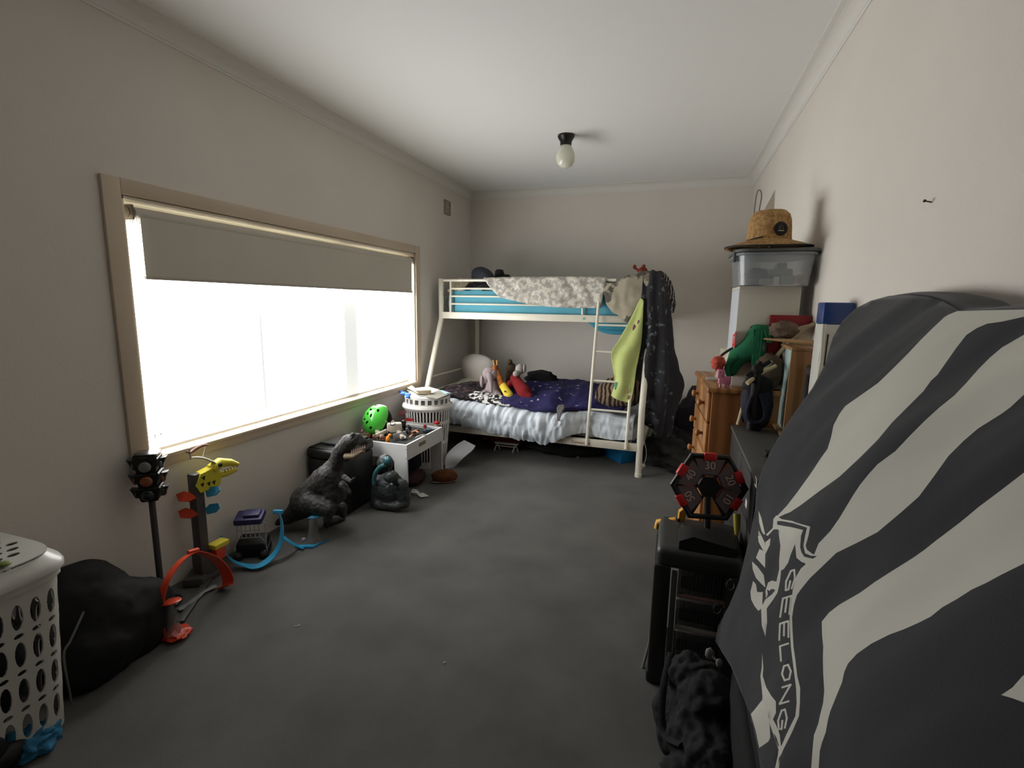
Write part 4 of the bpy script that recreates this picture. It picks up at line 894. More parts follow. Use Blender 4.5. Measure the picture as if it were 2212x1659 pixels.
# helmet
def helm(c, R_, X):
    q = MB(); n, m_ = 36, 18; vs = []; holes_ = []
    return q
hc = V((-2.275, 3.43, .535)); he = T('helmet', 'bright green skate helmet on the white table', 'helmet', (hc.x, hc.y, .42))
HX = frame(hc, V((.86, .5, 0)), V((.32, -.55, .77)))   # local z is crown axis? built below
ax = V((-.45, -.80, .48)).normalized(); HX = frame(hc, ax.cross(V((0, 0, 1))), ax.cross(ax.cross(V((0, 0, 1))))) 
HX = M4.Translation(hc) @ ax.to_track_quat('Z', 'Y').to_matrix().to_4x4()
grn = mat('green_helmet_shell', (74, 188, 62), .28, coat=.6)
hh = []
for a in (0, 60, 120, 180, 240, 300):
    q_ = math.radians(a + 15); hh.append(ovl(.062 * math.cos(q_), .062 * math.sin(q_), .009, .018, 10, q_))
for a in (30, 150, 270):
    q_ = math.radians(a + 15); hh.append(ovl(.028 * math.cos(q_), .028 * math.sin(q_), .008, .014, 10, q_))
for a in (45, 90, 135, 225, 270, 315):
    q_ = math.radians(a); hh.append(ovl(.115 * math.cos(q_), .115 * math.sin(q_), .010, .018, 10, q_))
def hfn2(u, v_, t_):
    s_ = max(abs(u), abs(v_)) / max(1e-9, math.hypot(u, v_)); r_ = math.hypot(u, v_) 
    m_ = .20; sq = max(abs(u), abs(v_)) / m_
    rr = r_ if r_ < 1e-9 else r_
    if r_ > m_: u, v_ = u * m_ / r_, v_ * m_ / r_; rr = m_
    th = rr / .125; R2 = .125 - t_
    k_ = rr if rr > 1e-9 else 1
    return HX @ V((math.sin(th) * R2 * u / k_ * .98, math.sin(th) * R2 * v_ / k_ * 1.08, math.cos(th) * R2))
obj('shell', perforated(hfn2, -.2, .2, -.2, .2, hh, th=.006, du=.01, dv=.01), grn, he, smooth=60)
obj('liner', MB().ell(hc, (.113, .122, .113), 24, 16, X=HX.to_3x3().to_4x4()), mat('black_foam', (14, 14, 14), .95), he)
sp = [HX @ V((.113 * math.cos(q_), .12 * math.sin(q_), -.02)) for q_ in [i * .4 for i in range(4)]]
obj('strap', MB().tube(spline([HX @ V((.118, .02, .01)), HX @ V((.14, .0, -.06)), HX @ V((.1, -.03, -.12)), HX @ V((.05, -.04, -.16))], 5), .005, 8, flat=.4), mat('white_strap', (206, 208, 200), .7), he)
# slatted basket behind the table
bc = V((-2.135, 4.03, 0)); bh = T('slatted_basket', 'tall white slatted plastic basket standing behind the play table', 'basket', bc)
wp = mat('white_basket_plastic', (222, 220, 216), .4)
def bfn(u, v_, t_):
    q_ = u / 1.0 * 2 * PI; r_ = .165 + .045 * v_ / .56 - t_; return bc + V((r_ * math.cos(q_), r_ * math.sin(q_), v_))
holes = []
NB = 44
for i in range(NB):
    for (z0, z1) in ((.06, .22), (.25, .41), (.44, .535)):
        u = (i + .5) / NB; w_ = .0062; holes.append([(u - w_, z0), (u + w_, z0), (u + w_, z1), (u - w_, z1)])
obj('basket_body', perforated(bfn, 0, 1.0, .002, .56, holes, th=.004, du=.02, dv=.05), wp, bh, smooth=30)
obj('rim', MB().lathe([(.206, .55), (.228, .552), (.233, .565), (.226, .582), (.204, .584)], bc, 48), wp, bh)
holes = [[((i + .2) / 22, .6), ((i + .8) / 22, .6), ((i + .8) / 22, .642), ((i + .2) / 22, .642)] for i in range(22)]
obj('collar', perforated(lambda u, v_, t_: bc + V(((.208 - t_) * math.cos(u * 2 * PI), (.208 - t_) * math.sin(u * 2 * PI), v_)), 0, 1, .583, .656, holes, th=.004, du=.02), wp, bh, smooth=30)
obj('lid', MB().lathe([(0, .655), (.206, .655), (.208, .662), (.0, .664)], bc, 48), wp, bh)
one('basket_laundry', 'dark laundry seen between the slats of the tall white basket', 'laundry', MB().ell(bc + V((0, 0, .29)), (.155, .155, .28), 26, 18, nz=.05), mat('slate_laundry', (40, 38, 42), .95, bump=.5), smooth=180)
ppr = mat('white_paper', (222, 222, 216), .8); 
def sheetp(nm, lab_, cat_, pxs, z, mt_, th=.002, curl=.0):
    P = [at(x, y, 2, z) for x, y in pxs]; q = MB(); n = len(P)
    q.add([p + V((0, 0, curl * (i % 2))) for i, p in enumerate(P)] + [p + V((0, 0, th + curl * (i % 2))) for i, p in enumerate(P)], [list(range(n))[::-1], list(range(n, 2 * n))] + [(i, (i + 1) % n, n + (i + 1) % n, n + i) for i in range(n)])
    return one(nm, lab_, cat_, q, mt_, smooth=None)
sheetp('paper_sheet', 'white paper sheet lying on the basket lid under the booklet', 'paper', ((873, 841), (905, 857), (945, 850), (958, 845), (925, 835)), .666, ppr)
sheetp('magazine', 'grey magazine overhanging the right edge of the basket lid', 'magazine', ((916, 857), (948, 843), (976, 850), (945, 862)), .671, mat('grey_magazine', (150, 146, 136), .5, var=.2, vscale=20), .004)
sheetp('blue_leaflet', 'pale blue leaflet poking out past the magazine', 'paper', ((950, 844), (955, 843), (973, 849), (962, 851)), .678, mat('pale_blue_paper', (168, 200, 222), .6), .0015)
bkc = at(915, 850, 2, .676)
X = frame(bkc, V((.86, .5, 0)), V((-.5, .86, 0)))
bk = T('booklet', 'thick cream paperback lying closed on the papers on the basket', 'book', bkc)
obj('pages', MB().rbox(-.068, .068, -.048, .048, .0, .034, r=.003, X=X), mat('book_pages', (148, 134, 112), .8, kind='wave', c2=(170, 156, 130), vscale=60), bk)
obj('cover', MB().rbox(-.07, .07, -.05, .05, .034, .038, r=.001, X=X), mat('cream_cover', (204, 200, 186), .5), bk)
sheetp('folded_paper', 'curled cream paper sheet sticking out left of the booklet', 'paper', ((879, 838), (888, 834), (906, 846), (902, 852)), .69, mat('cream_paper', (214, 206, 184), .8), .002, .012)
one('blue_glove', 'bright blue rubber glove draped over the basket edge', 'glove', MB().ell(A3(873, 850, .672), (.036, .03, .014), 18, 12, nz=.35, ns=3, seed=2).ell(A3(881, 852, .672), (.03, .026, .012), 16, 10, nz=.3, ns=4, seed=5).ell(A3(867, 846, .672), (.022, .02, .010), 12, 8).ell(A3(881, 857, .668), (.022, .02, .014), 12, 8, nz=.3), mat('blue_rubber', (72, 130, 226), .6), smooth=180)
# toys heaped on the table
ZM = ZT - .02
wt = mat('offwhite_toy', (196, 186, 170), .5, var=.05); bk2 = mat('black_toy', (30, 28, 30), .5); rd = mat('red_toy_plastic', (170, 36, 40), .4); yo = mat('amber_toy', (226, 140, 40), .4); gy = mat('grey_toy', (150, 148, 150), .5); br2 = mat('brown_toy', (96, 54, 40), .6, c2=(196, 140, 112), vscale=45, vth=(.5, .6))
nv = mat('navy_toy', (40, 52, 70), .5); tn = mat('salmon_toy', (196, 140, 110), .5)

c = A3(845, 935, ZM); rb = T('toy_robot', 'off-white toy robot sprawled on its back amid the table toys', 'toy', c)
def bar(mb, a, b_, w_, h_): 
    d = b_ - a; X = frame(a, d, V((0, 0, 1)) if abs(d.normalized().z) < .9 else V((0, 1, 0))); return mb.rbox(0, d.length, -w_ / 2, w_ / 2, -h_ / 2, h_ / 2, r=min(w_, h_) * .2, X=X)
P_ = lambda x, y, z: at(x, y, 2, z)
obj('torso', bar(MB(), P_(836, 924, .50), P_(868, 922, .50), .075, .06), wt, rb); obj('chest', MB().ell(P_(847, 914, .52), (.028, .026, .02), 14, 10, nz=.1), wt, rb)
obj('shoulder_ring', MB().tube([P_(848 + 5 * math.cos(a * .7), 915 + 4 * math.sin(a * .7), .535) for a in range(9)], .004, 8, closed=True), bk2, rb)
for nm, a, b_ in (('arm', (828, 912, .50), (806, 929, .48)), ('leg', (836, 930, .48), (812, 941, .45)), ('arm', (806, 921, .50), (820, 939, .455)), ('leg', (860, 932, .47), (870, 946, .44)), ('foot', (818, 938, .45), (828, 946, .435))):
    obj(nm, bar(MB(), P_(*a), P_(*b_), .03, .028), wt, rb)
obj('hip_joint', MB().ell(P_(838, 936, .46), .018, 12, 8, nz=.2), bk2, rb); obj('head', MB().rbox(-.014, .014, -.014, .014, 0, .024, r=.004, X=M4.Translation(P_(818, 915, .52))), bk2, rb)
c = A3(880, 930, ZM); r2 = T('winged_robot', 'dark red and black toy robot with raised wings on the table', 'toy', c)
obj('torso', bar(MB(), P_(872, 925, .46), P_(872, 908, .53), .03, .03), bk2, r2)
obj('wing', MB().prism([(0, 0), (.07, .02), (.09, .045), (.02, .035)], -.012, .012, X=frame(P_(870, 909, .51), (.8, .4, -.35), (0, .3, 1))), rd, r2); obj('wing', MB().prism([(0, 0), (.07, .03), (.055, .05), (.0, .03)], -.012, .012, X=frame(P_(862, 900, .54), (.8, .3, .1), (0, .3, 1))), mat('maroon_toy', (96, 34, 34), .5), r2)
obj('leg', bar(MB(), P_(878, 925, .47), P_(884, 934, .43), .02, .02), gy, r2); obj('leg', bar(MB(), P_(868, 926, .46), P_(874, 936, .43), .02, .02), bk2, r2)
one('toy_fighter', 'orange and amber toy figure at the front edge of the table', 'toy', MB().ell(A3(838, 948, .45), (.018, .016, .024), 14, 10, nz=.15).ell(A3(842, 940, .47), (.016, .014, .012), 12, 8).rbox(-.008, .008, -.008, .008, 0, .03, r=.002, X=M4.Translation(A3(836, 956, ZM))), yo, smooth=60)
one('grey_panel_toy', 'flat pale grey toy panel lying near the table front edge', 'toy', bar(MB(), P_(850, 946, .44), P_(878, 938, .455), .06, .008), gy)
k_ = 0
random.seed(11)
bl_ = ['brown speckled toy piece nearest the helmet', 'brown speckled toy piece behind the amber figure', 'brown speckled toy piece in the middle of the left row', 'brown speckled toy piece at the far left of the table', 'brown speckled toy piece left of the amber figure']
for (x, y, lb) in ((795, 941, bl_[3]), (804, 937, bl_[0]), (812, 943, bl_[2]), (820, 941, bl_[1]), (827, 946, bl_[4])):
    one('toy_piece', lb, 'toy', MB().ell(A3(x, y, .438), (.028, .02, .018), 12, 8, nz=.6, ns=4, seed=x), br2, group='brown toy pieces on the table', smooth=50)
e = T('toy_car', 'small navy toy car on the right side of the table', 'toy', A3(925, 934, ZM)); X = frame(A3(925, 934, ZM), V((.7, .7, 0)), V((-.7, .7, 0)))
obj('car_body', MB().rbox(-.045, .045, -.018, .018, .006, .024, r=.004, X=X).rbox(-.02, .02, -.015, .015, .024, .038, r=.004, X=X), nv, e)
for sx_ in (-.028, .028):
    for sy_ in (-.019, .019): obj('wheel', MB().ell(X @ V((sx_, sy_, .008)), .009, 10, 8), bk2, e)
obj('windscreen', MB().rbox(-.016, .016, -.0155, .0155, .026, .036, r=.002, X=X), mat('pale_screen', (170, 196, 206), .2), e)
e = T('toy_figure', 'salmon and brown toy figure lying beside the winged robot', 'toy', A3(897, 937, ZM))
obj('torso', bar(MB(), P_(890, 936, .44), P_(905, 930, .445), .03, .022), br2, e); obj('arm', bar(MB(), P_(896, 930, .455), P_(904, 934, .45), .01, .01), tn, e); obj('leg', bar(MB(), P_(890, 940, .44), P_(884, 945, .43), .012, .012), tn, e)
e = T('red_cap_toy', 'small red capped toy pot at the right rear of the table', 'toy', A3(944, 922, ZM)); c = A3(944, 922, ZM)
obj('pot', MB().lathe([(0, 0), (.02, 0), (.022, .02), (.016, .026), (0, .026)], c, 16), nv, e); obj('cap', MB().lathe([(.0, .026), (.024, .026), (.026, .042), (.02, .052), (0, .054)], c, 18), rd, e); obj('band', MB().lathe([(.023, .016), (.0245, .018), (.023, .022)], c, 16), mat('cream_toy', (226, 214, 170), .5), e)
one('red_block_toy', 'tiny red toy block in front of the basket slats', 'toy', MB().rbox(-.01, .01, -.01, .01, 0, .03, r=.002, X=M4.Translation(A3(918, 925, ZM))), rd)
one('grey_toy_gun', 'slim grey toy launcher across the toys below the basket', 'toy', bar(MB(), P_(890, 921, .47), P_(918, 927, .44), .012, .014), gy)
one('dark_toy_heap', 'black toy wheel assembly under the winged robot', 'toy', MB().ell(A3(880, 926, .45), (.034, .03, .03), 16, 10, nz=.3).ell(A3(864, 934, .44), (.02, .02, .016), 14, 8, nz=.3), bk2, smooth=50)
one('red_tip_toy', 'small red and white rocket toy at the table centre', 'toy', bar(MB(), P_(868, 938, .455), P_(876, 946, .44), .014, .014), mat('red_white_toy', (206, 70, 62), .5, c2=(220, 216, 210), vscale=30, vth=(.45, .5)))
one('grey_jaw_toy', 'grey jagged toy creature along the right rim of the table', 'toy', MB().tube(spline([P_(898, 946, .43), P_(908, 942, .435), P_(922, 941, .435)], 3), [.006, .010, .012, .013, .012, .010, .006], 8), mat('dusty_grey_toy', (150, 146, 142), .6))
one('brown_figurine', 'small brown figurine standing at the wall side of the table', 'toy', MB().ell((-2.30, 3.25, ZM + .03), (.012, .012, .035), 12, 10, nz=.2).ell((-2.30, 3.25, ZM + .07), (.012, .012, .013), 10, 8), br2, smooth=60)
# floor things near the table
e = T('slipper', 'brown suede slipper with pale sole on the carpet beside the table', 'shoe', A3(955, 1045, 0)); 
c = A3(958, 1042, 0); X = frame(c, V((.86, .5, 0)), V((-.5, .86, 0)))
obj('sole', MB().ell(X @ V((0, 0, .012)), (.115, .045, .012), 24, 10, X=X.to_3x3().to_4x4()), mat('pale_sole', (120, 104, 98), .8), e, smooth=60)
obj('upper', MB().ell(X @ V((.01, 0, .055)), (.11, .055, .06), 26, 16, X=X.to_3x3().to_4x4(), nz=.12, ns=3), mat('brown_suede', (104, 62, 34), .95, var=.15, vscale=14, bump=.5), e, smooth=180)
one('maroon_shoe', 'dark maroon shoe in the shadow below the play table', 'shoe', MB().ell((-1.98, 3.5, .06), (.07, .14, .06), 24, 14, nz=.2, ns=3), mat('maroon_shoe', (48, 22, 26), .8), smooth=180)
sheetp('paper_card', 'small white paper card on the carpet by the table leg', 'paper', ((899, 1067), (914, 1066), (927, 1072), (909, 1076)), .006, ppr, .002, .006)
one('paper_scrap', 'crumpled white paper scrap touching the table leg', 'paper', MB().ell(A3(897, 1063, .02), (.03, .02, .02), 14, 10, nz=.8, ns=3), ppr, smooth=40)
# curved white board leaning by the bed
C0, C1 = at(962, 1012, 2, .0), at(981, 1010, 2, 0)
rows = [[C0, C1], [at(964, 984, 1, 4.0), at(1000, 990, 1, 4.0)], [at(985, 962, 1, 4.12), at(1020, 973, 1, 4.12)], [at(1003, 951, 1, 4.2), at(1027, 963, 1, 4.2)]]
one('white_board', 'curved white card panel leaning between the table and the bed', 'panel', cloth(rows, th=.004, n=6), mat('white_card', (206, 208, 212), .6), smooth=60)
one('navy_bag', 'navy bag in the shade under the play table', 'bag', MB().ell((-2.12, 3.68, .14), (.08, .12, .14), 24, 16, nz=.25), mat('navy_bag_cloth', (24, 26, 40), .9), smooth=180)
one('black_toy_vehicle', 'black toy vehicle deep under the play table', 'toy', MB().rbox(-2.32, -2.1, 3.3, 3.55, 0.002, .16, r=.03, seg=3), mat('black_vehicle_plastic', (20, 20, 20), .8))  # plain body in a single black colour
for i, (x, y, lb) in enumerate(((960, 1431, 'tiny white lint speck in the middle of the carpet'), (640, 1352, 'tiny curled white thread on the carpet right of the orange launcher'))):
    c = A3(x, y, .003)
    one('lint', lb, 'lint', MB().ell(c, (.004, .004, .003), 8, 6) if i == 0 else MB().tube(spline([c + V((-.008, -.004, 0)), c, c + V((.008, .004, .0)), c + V((.007, .014, 0))], 3), .0012, 6), ppr)

# ------------------------------------------------------------------ right side: pine drawers and what stands on it
pine = mat('pine_wood', (176, 124, 72), .45, var=.0, c2=(140, 90, 48), kind='wave', vscale=5, stretch=(1, 1, .25), vth=(.2, .9), bump=.1, coat=.2)
pined = mat('pine_wood_side', (150, 98, 52), .5, c2=(126, 78, 40), kind='wave', vscale=4, stretch=(1, 1, .25), vth=(.2, .9), coat=.1)
DZ = 1.075; d0 = V((.198, 2.83, 0)); dw = V((-.042, .70, 0)).normalized(); dd = V((dw.y, -dw.x, 0))
DX = frame(d0, dd, dw)      # x: depth towards wall, y: along the front
ds = T('chest_of_drawers', 'tall pine chest of drawers with turned knobs near the right wall', 'drawers', d0)
W_, D_ = .68, .41
obj('carcass', MB().rbox(.012, D_, 0.0, .02, .0, DZ - .03, r=.003, X=DX).rbox(.012, D_, W_ - .02, W_, 0, DZ - .03, r=.003, X=DX).rbox(.03, D_, .02, W_ - .02, .03, DZ - .035, r=.003, X=DX), pined, ds)
obj('top', MB().rbox(-.016, D_ + .005, -.018, W_ + .018, DZ - .03, DZ, r=.009, seg=3, X=DX), pine, ds)
obj('plinth', MB().rbox(.004, .03, 0, W_, 0, .07, r=.004, X=DX), pined, ds)
rowsz = [(.085, .28), (.29, .485), (.495, .69), (.70, .865), (.875, 1.035)]
for i, (a, b_) in enumerate(rowsz):
    spl = [(.024, W_ - .024)] if i < 4 else [(.024, W_ / 2 - .004), (W_ / 2 + .004, W_ - .024)]
    for (y0, y1) in spl:
        dr = obj('drawer', MB().rbox(-.004, .014, y0, y1, a, b_, r=.005, X=DX), pine, ds)
        for ky in ([(y0 + y1) / 2] if i == 4 else [y0 + .13, y1 - .13]):
            obj('knob', MB().lathe([(.009, 0), (.008, .012), (.018, .022), (.021, .03), (.017, .038), (0, .041)], DX @ V((-.004, ky, (a + b_) / 2)), 18, X=frame(V((0, 0, 0)), (0, 1, 0), (0, 0, 1)).inverted().to_3x3().to_4x4() if False else frame(V((0, 0, 0)), dw, (0, 0, 1)).to_3x3().to_4x4() @ R3(180, 'X')), pine, dr, smooth=60)
# white cube cabinet on top
wl_ = mat('white_laminate', (206, 202, 188), .5, var=.02, vscale=4); wi = mat('white_laminate_cool', (196, 200, 206), .5)
CZ = 1.612; cy0, cy1, cx0, cx1 = 2.92, 3.30, .308, .600
cb = T('white_cabinet', 'tall white laminate box cabinet standing on the pine drawers', 'cabinet', (.45, 3.1, DZ))
obj('side_panel', MB().rbox(cx0, cx1, cy0, cy0 + .016, DZ, CZ, r=.0015), wl_, cb); obj('side_panel', MB().rbox(cx0, cx1, cy1 - .016, cy1, DZ, CZ, r=.0015), wl_, cb)
obj('top_panel', MB().rbox(cx0, cx1, cy0 + .016, cy1 - .016, CZ - .016, CZ, r=.0015), wl_, cb); obj('back_panel', MB().rbox(cx1 - .008, cx1, cy0 + .016, cy1 - .016, DZ + .002, CZ - .016, r=.001), wi, cb)
obj('door', MB().rbox(cx0 - .001, cx0 + .014, cy0 + .017, cy1 - .017, DZ + .003, CZ - .017, r=.002), wi, cb, label='pale door panel facing the room')
rl = obj('red_sticker', MB().prism([(-.075, -.042), (.06, -.042), (.07, .04), (.04, .048), (-.02, .026), (-.075, .022)], 0, .0008, X=frame(V((cx0 - .0022, at(1587, 733, 0, cx0).y, at(1587, 733, 0, cx0).z)), (0, -1, 0), (0, 0, 1))), mat('red_sticker', (196, 36, 32), .5), cb)
text('YY', .06, mat('sticker_white', (236, 220, 214), .5), frame(V((cx0 - .004, at(1587, 733, 0, cx0).y, at(1587, 733, 0, cx0).z - .005)), (0, -1, 0), (0, 0, 1)), 'sticker_marks', cb)
# clear tub
tubm = mat('clear_grey_tub', (176, 182, 186), .18, alpha=.42, spec=.6, coat=.3); tlid = mat('smoky_grey_lid', (96, 98, 96), .4)
tbx = T('storage_tub', 'clear plastic storage tub with grey lid on top of the white cabinet', 'box', (.46, 3.05, CZ))
def tubwall(mb, z0, z1, a0, a1, th=.004):
    def rr(s_, k_): 
        cx_, cy_ = .462, 3.06; hx, hy = .165 + k_ * .018 - s_, .205 + k_ * .018 - s_; n = 40; o = []
        for i in range(n): x, y = rrect(2 * PI * i / n, hx, hy, 7); o.append((cx_ + x, cy_ + y))
        return o
    L_ = [[(x, y, z0 + (z1 - z0) * f) for x, y in rr(0, a0 + (a1 - a0) * f)] for f in (0, .05, .95, 1)]
    n = 40; vs = [p for l in L_ for p in l]; fs = [(i * n + j, i * n + (j + 1) % n, (i + 1) * n + (j + 1) % n, (i + 1) * n + j) for i in range(3) for j in range(n)]
    o2 = [[(x, y, z0 + (z1 - z0) * f) for x, y in rr(th, a0 + (a1 - a0) * f)] for f in (0, .05, .95, 1)]; m_ = len(vs)
    vs += [p for l in o2 for p in l]; fs += [(m_ + i * n + j, m_ + (i + 1) * n + j, m_ + (i + 1) * n + (j + 1) % n, m_ + i * n + (j + 1) % n) for i in range(3) for j in range(n)]
    fs.append(list(range(n))[::-1]); return mb.add(vs, fs)
TZ = CZ + .002
obj('tub_body', tubwall(MB(), TZ, TZ + .165, 0, 1), tubm, tbx, smooth=50)
q = MB(); L_ = []; n = 40
def rg(k_, z): 
    return [(.462 + rrect(2 * PI * i / n, .165 + k_, .205 + k_, 7)[0], 3.06 + rrect(2 * PI * i / n, .165 + k_, .205 + k_, 7)[1], z) for i in range(n)]
def ringmesh(L_): 
    vs = [p for l in L_ for p in l]; fs = [(i * n + j, i * n + (j + 1) % n, (i + 1) * n + (j + 1) % n, (i + 1) * n + j) for i in range(len(L_) - 1) for j in range(n)]
    return MB().add(vs, fs + [list(range(n))[::-1], list(range((len(L_) - 1) * n, len(L_) * n))])
obj('tub_rim', ringmesh([rg(.018, TZ + .150), rg(.027, TZ + .152), rg(.027, TZ + .162), rg(.018, TZ + .164)]), mat('tub_rim', (150, 156, 160), .3, alpha=.8), tbx, smooth=50)
obj('lid', ringmesh([rg(.028, TZ + .166), rg(.034, TZ + .168), rg(.034, TZ + .180), rg(.020, TZ + .184)]), tlid, tbx, smooth=50)
for y in (2.86,):
    obj('clip', MB().rbox(.262, .278, y + .03, y + .08, TZ + .12, TZ + .185, r=.004), tlid, tbx)
tw2 = [('white_carton', 'small white carton inside the clear tub', 'box', MB().rbox(.40, .46, 2.88, 2.94, TZ + .006, TZ + .035, r=.002), wl_),
       ('peach_ball', 'peach coloured ball inside the clear tub by its right wall end', 'ball', MB().ell((.575, 2.89, TZ + .032), (.024, .024, .022), 14, 10), mat('peach', (206, 140, 112), .6)),
       ('orange_ball', 'dull orange ball inside the clear tub at its window side', 'ball', MB().ell((.325, 2.90, TZ + .03), (.02, .02, .022), 14, 10), mat('dull_orange', (176, 124, 84), .6)),
       ('grey_bundle', 'grey green papers bundled in the middle of the clear tub', 'paper', MB().rbox(.44, .55, 2.90, 3.0, TZ + .05, TZ + .085, r=.01, X=R3(0, 'X')).rbox(.47, .52, 2.9, 2.98, TZ + .085, TZ + .115, r=.008).rbox(.49, .56, 2.88, 2.92, TZ + .005, TZ + .05, r=.006), mat('grey_green_paper', (160, 164, 148), .8)),
       ('dark_bundle', 'dark slate cloth bundle inside the clear tub', 'cloth', MB().ell((.40, 3.02, TZ + .05), (.08, .08, .045), 20, 12, nz=.3), mat('slate_cloth', (84, 88, 92), .9))]
for nm, lb, ct, mb, mt_ in tw2: one(nm, lb, ct, mb, mt_)
# straw hat on the tub
straw = mat('straw_weave', (190, 152, 98), .8, c2=(146, 106, 60), vscale=60, bump=1.2, bscale=140, vth=(.35, .65))
hz = TZ + .188; hc2 = V((.435, 3.0, hz)); ht = T('straw_hat', 'wide brimmed straw hat with black edge and round badge on the tub', 'hat', hc2)
def hatf(rp_, z, q_):
    r_, = (rp_,); w_ = 1.0 + .0 * math.cos(2 * q_); lift = .0
    r0_ = r_; r_ = r_ * 1.13; z = z * 1.12
    x, y = r_ * math.cos(q_) * .96, r_ * math.sin(q_)
    r_ = r0_
    if r0_ > .13: lift = .012 * math.cos(q_) ** 2 * ((r0_ - .13) / .063) ** 1.5
    return hc2 + V((x, y, z + lift))
def hatring(prof, th=0):
    n_ = 64; vs = []; fs = []
    for (r_, z) in prof:
        for j in range(n_): vs.append(hatf(r_, z, 2 * PI * j / n_))
    for i in range(len(prof) - 1):
        for j in range(n_): fs.append((i * n_ + j, i * n_ + (j + 1) % n_, (i + 1) * n_ + (j + 1) % n_, (i + 1) * n_ + j))
    return vs, fs, n_
vs, fs, n_ = hatring([(.193, .001), (.175, .012), (.155, .024), (.13, .033), (.110, .040), (.101, .044), (.098, .07), (.0965, .10), (.093, .135), (.084, .160), (.066, .176), (.04, .180), (.0, .174)])
obj('crown_and_brim', MB().add(vs, fs), straw, ht, smooth=60)
o_ = COL.objects[-1]; sd_ = o_.modifiers.new('s', 'SOLIDIFY'); sd_.thickness = .004
bk3 = mat('black_binding', (22, 20, 18), .7)
obj('brim_binding', MB().tube([hatf(.193, .002, 2 * PI * j / 64) for j in range(64)], .0045, 8, closed=True), bk3, ht, smooth=60)
obj('chin_cord', MB().tube([hc2 + V((.118 * math.cos(a) * .96, .118 * math.sin(a), .055 + .010 * math.sin(a * 1.5))) for a in [PI + .35 + i * .12 for i in range(8)]], .0035, 8), bk3, ht)
bdir = V((.35, -.94, 0)).normalized(); bX = frame(hc2 + V((bdir.x * .1105 * .96, bdir.y * .1105, .095)), V((bdir.y * -1, bdir.x, 0)), V((0, 0, 1)) - bdir * .08)
obj('badge', MB().lathe([(0, 0), (.034, 0), (.035, .002), (.031, .004), (0, .0042)], (0, 0, 0), 28, X=bX), bk3, ht)
gb = mat('badge_grey', (120, 118, 112), .5)
obj('badge_mark', MB().tube([bX @ V((x, y, .005)) for x, y in ((-.011, -.002), (-.009, .010), (0, .017), (.009, .010), (.011, -.002))], .0016, 6).tube([bX @ V((x, y, .005)) for x, y in ((-.004, -.002), (0, .008), (.004, -.002))], .0014, 6), gb, ht)
obj('badge_band', MB().rbox(-.015, .015, -.013, -.008, .0042, .0056, r=.0005, X=bX), mat('badge_pale', (176, 172, 164), .5), ht)
# two feather-like straps standing behind the hat
e = T('grey_loop_strap', 'grey looped fabric strap standing up behind the hat crown', 'strap', at(1633, 455, 1, 3.12))
obj('strap_band', MB().tube(spline([at(1628, 470, 1, 3.12), at(1631, 440, 1, 3.12), at(1636, 414, 1, 3.12), at(1643, 412, 1, 3.12), at(1645, 425, 1, 3.12), at(1641, 448, 1, 3.12), at(1638, 470, 1, 3.12)], 4), .0035, 8).tube([at(1632, 470, 1, 3.12), V((.42, 3.12, hz - .002))], .004, 6), mat('grey_strap_fabric', (136, 134, 132), .8), e)
# hidden behind the hat the strap goes down to the lid
q = MB(); P3 = [at(1674, 410, 1, 3.2), at(1658, 440, 1, 3.16), at(1642, 470, 1, 3.12), at(1664, 475, 1, 3.12), at(1672, 450, 1, 3.16)]
P3b = [p + V((.003, .008, 0)) for p in P3]; q.add(P3 + P3b, [(0, 1, 2, 3, 4), (9, 8, 7, 6, 5)] + [(i, (i + 1) % 5, 5 + (i + 1) % 5, 5 + i) for i in range(5)])
q.tube([at(1655, 472, 1, 3.13), V((.47, 3.13, hz - .001))], .006, 6)
one('paper_flag', 'translucent pale paper cone standing behind the hat crown', 'paper', q, mat('pale_tissue', (206, 196, 182), .9), smooth=None)

# things on the pine chest
def D3(px, py, z=DZ): return at(px, py, 2, z)
pk = mat('pink_plastic', (216, 132, 156), .55)
pkl = mat('coral_knit', (206, 92, 76), 1, bump=1.5, bscale=70)
c = V((.235, 2.96, DZ)); 
gk = mat('green_knit', (38, 112, 76), 1, bump=1.2, bscale=90, var=.18, vscale=12)
gh = T('green_beanie', 'green knitted beanie toy with coral pompom slumped on the pine drawers', 'soft toy', (.30, 2.90, DZ))
Y_ = 2.90
G = lambda x, y, d=Y_: at(x, y, 1, d)
organic('body', [('c', G(1578, 800), G(1594, 770), .036, .046), ('c', G(1594, 770), G(1622, 752), .050, .058), ('c', G(1622, 752), G(1636, 716), .055, .040), ('c', G(1636, 716), G(1672, 722), .040, .040), ('c', G(1634, 770), G(1640, 792), .046, .022)], gk, gh, voxel=.008, sm=5)
for i in range(6):
    a = G(1628 + i * 6, 712, 2.868); b_ = G(1626 + i * 4, 790, 2.852) if i < 4 else G(1640 + i * 5, 740, 2.862)
    obj('rib', MB().tube(spline([a, a.lerp(b_, .5) + V((0, -.004, 0)), b_], 4), .007, 8), gk, gh)
obj('band', MB().tube(spline([G(1574, 812, 2.86), G(1570, 796, 2.86), G(1578, 780, 2.86), G(1592, 772, 2.86)], 4), .014, 10), gk, gh)
obj('pompom', MB().ell(G(1552, 785, 2.86), (.034, .034, .036), 26, 18, nz=.5, ns=9), pkl, gh, smooth=180, label='coral pompom')
obj('black_cord', MB().tube(spline([G(1625, 722), G(1622, 708), G(1632, 703), G(1644, 706)], 4), .004, 8), bk3, gh)
one('black_strap_bundle', 'black strap arc behind the coral pompom', 'strap', MB().tube(spline([G(1556, 770, 2.98), G(1572, 758, 2.98), G(1594, 748, 2.98), G(1600, 760, 2.98), V((.33, 2.98, DZ + .01))], 4), .014, 10, flat=.5), bk3)
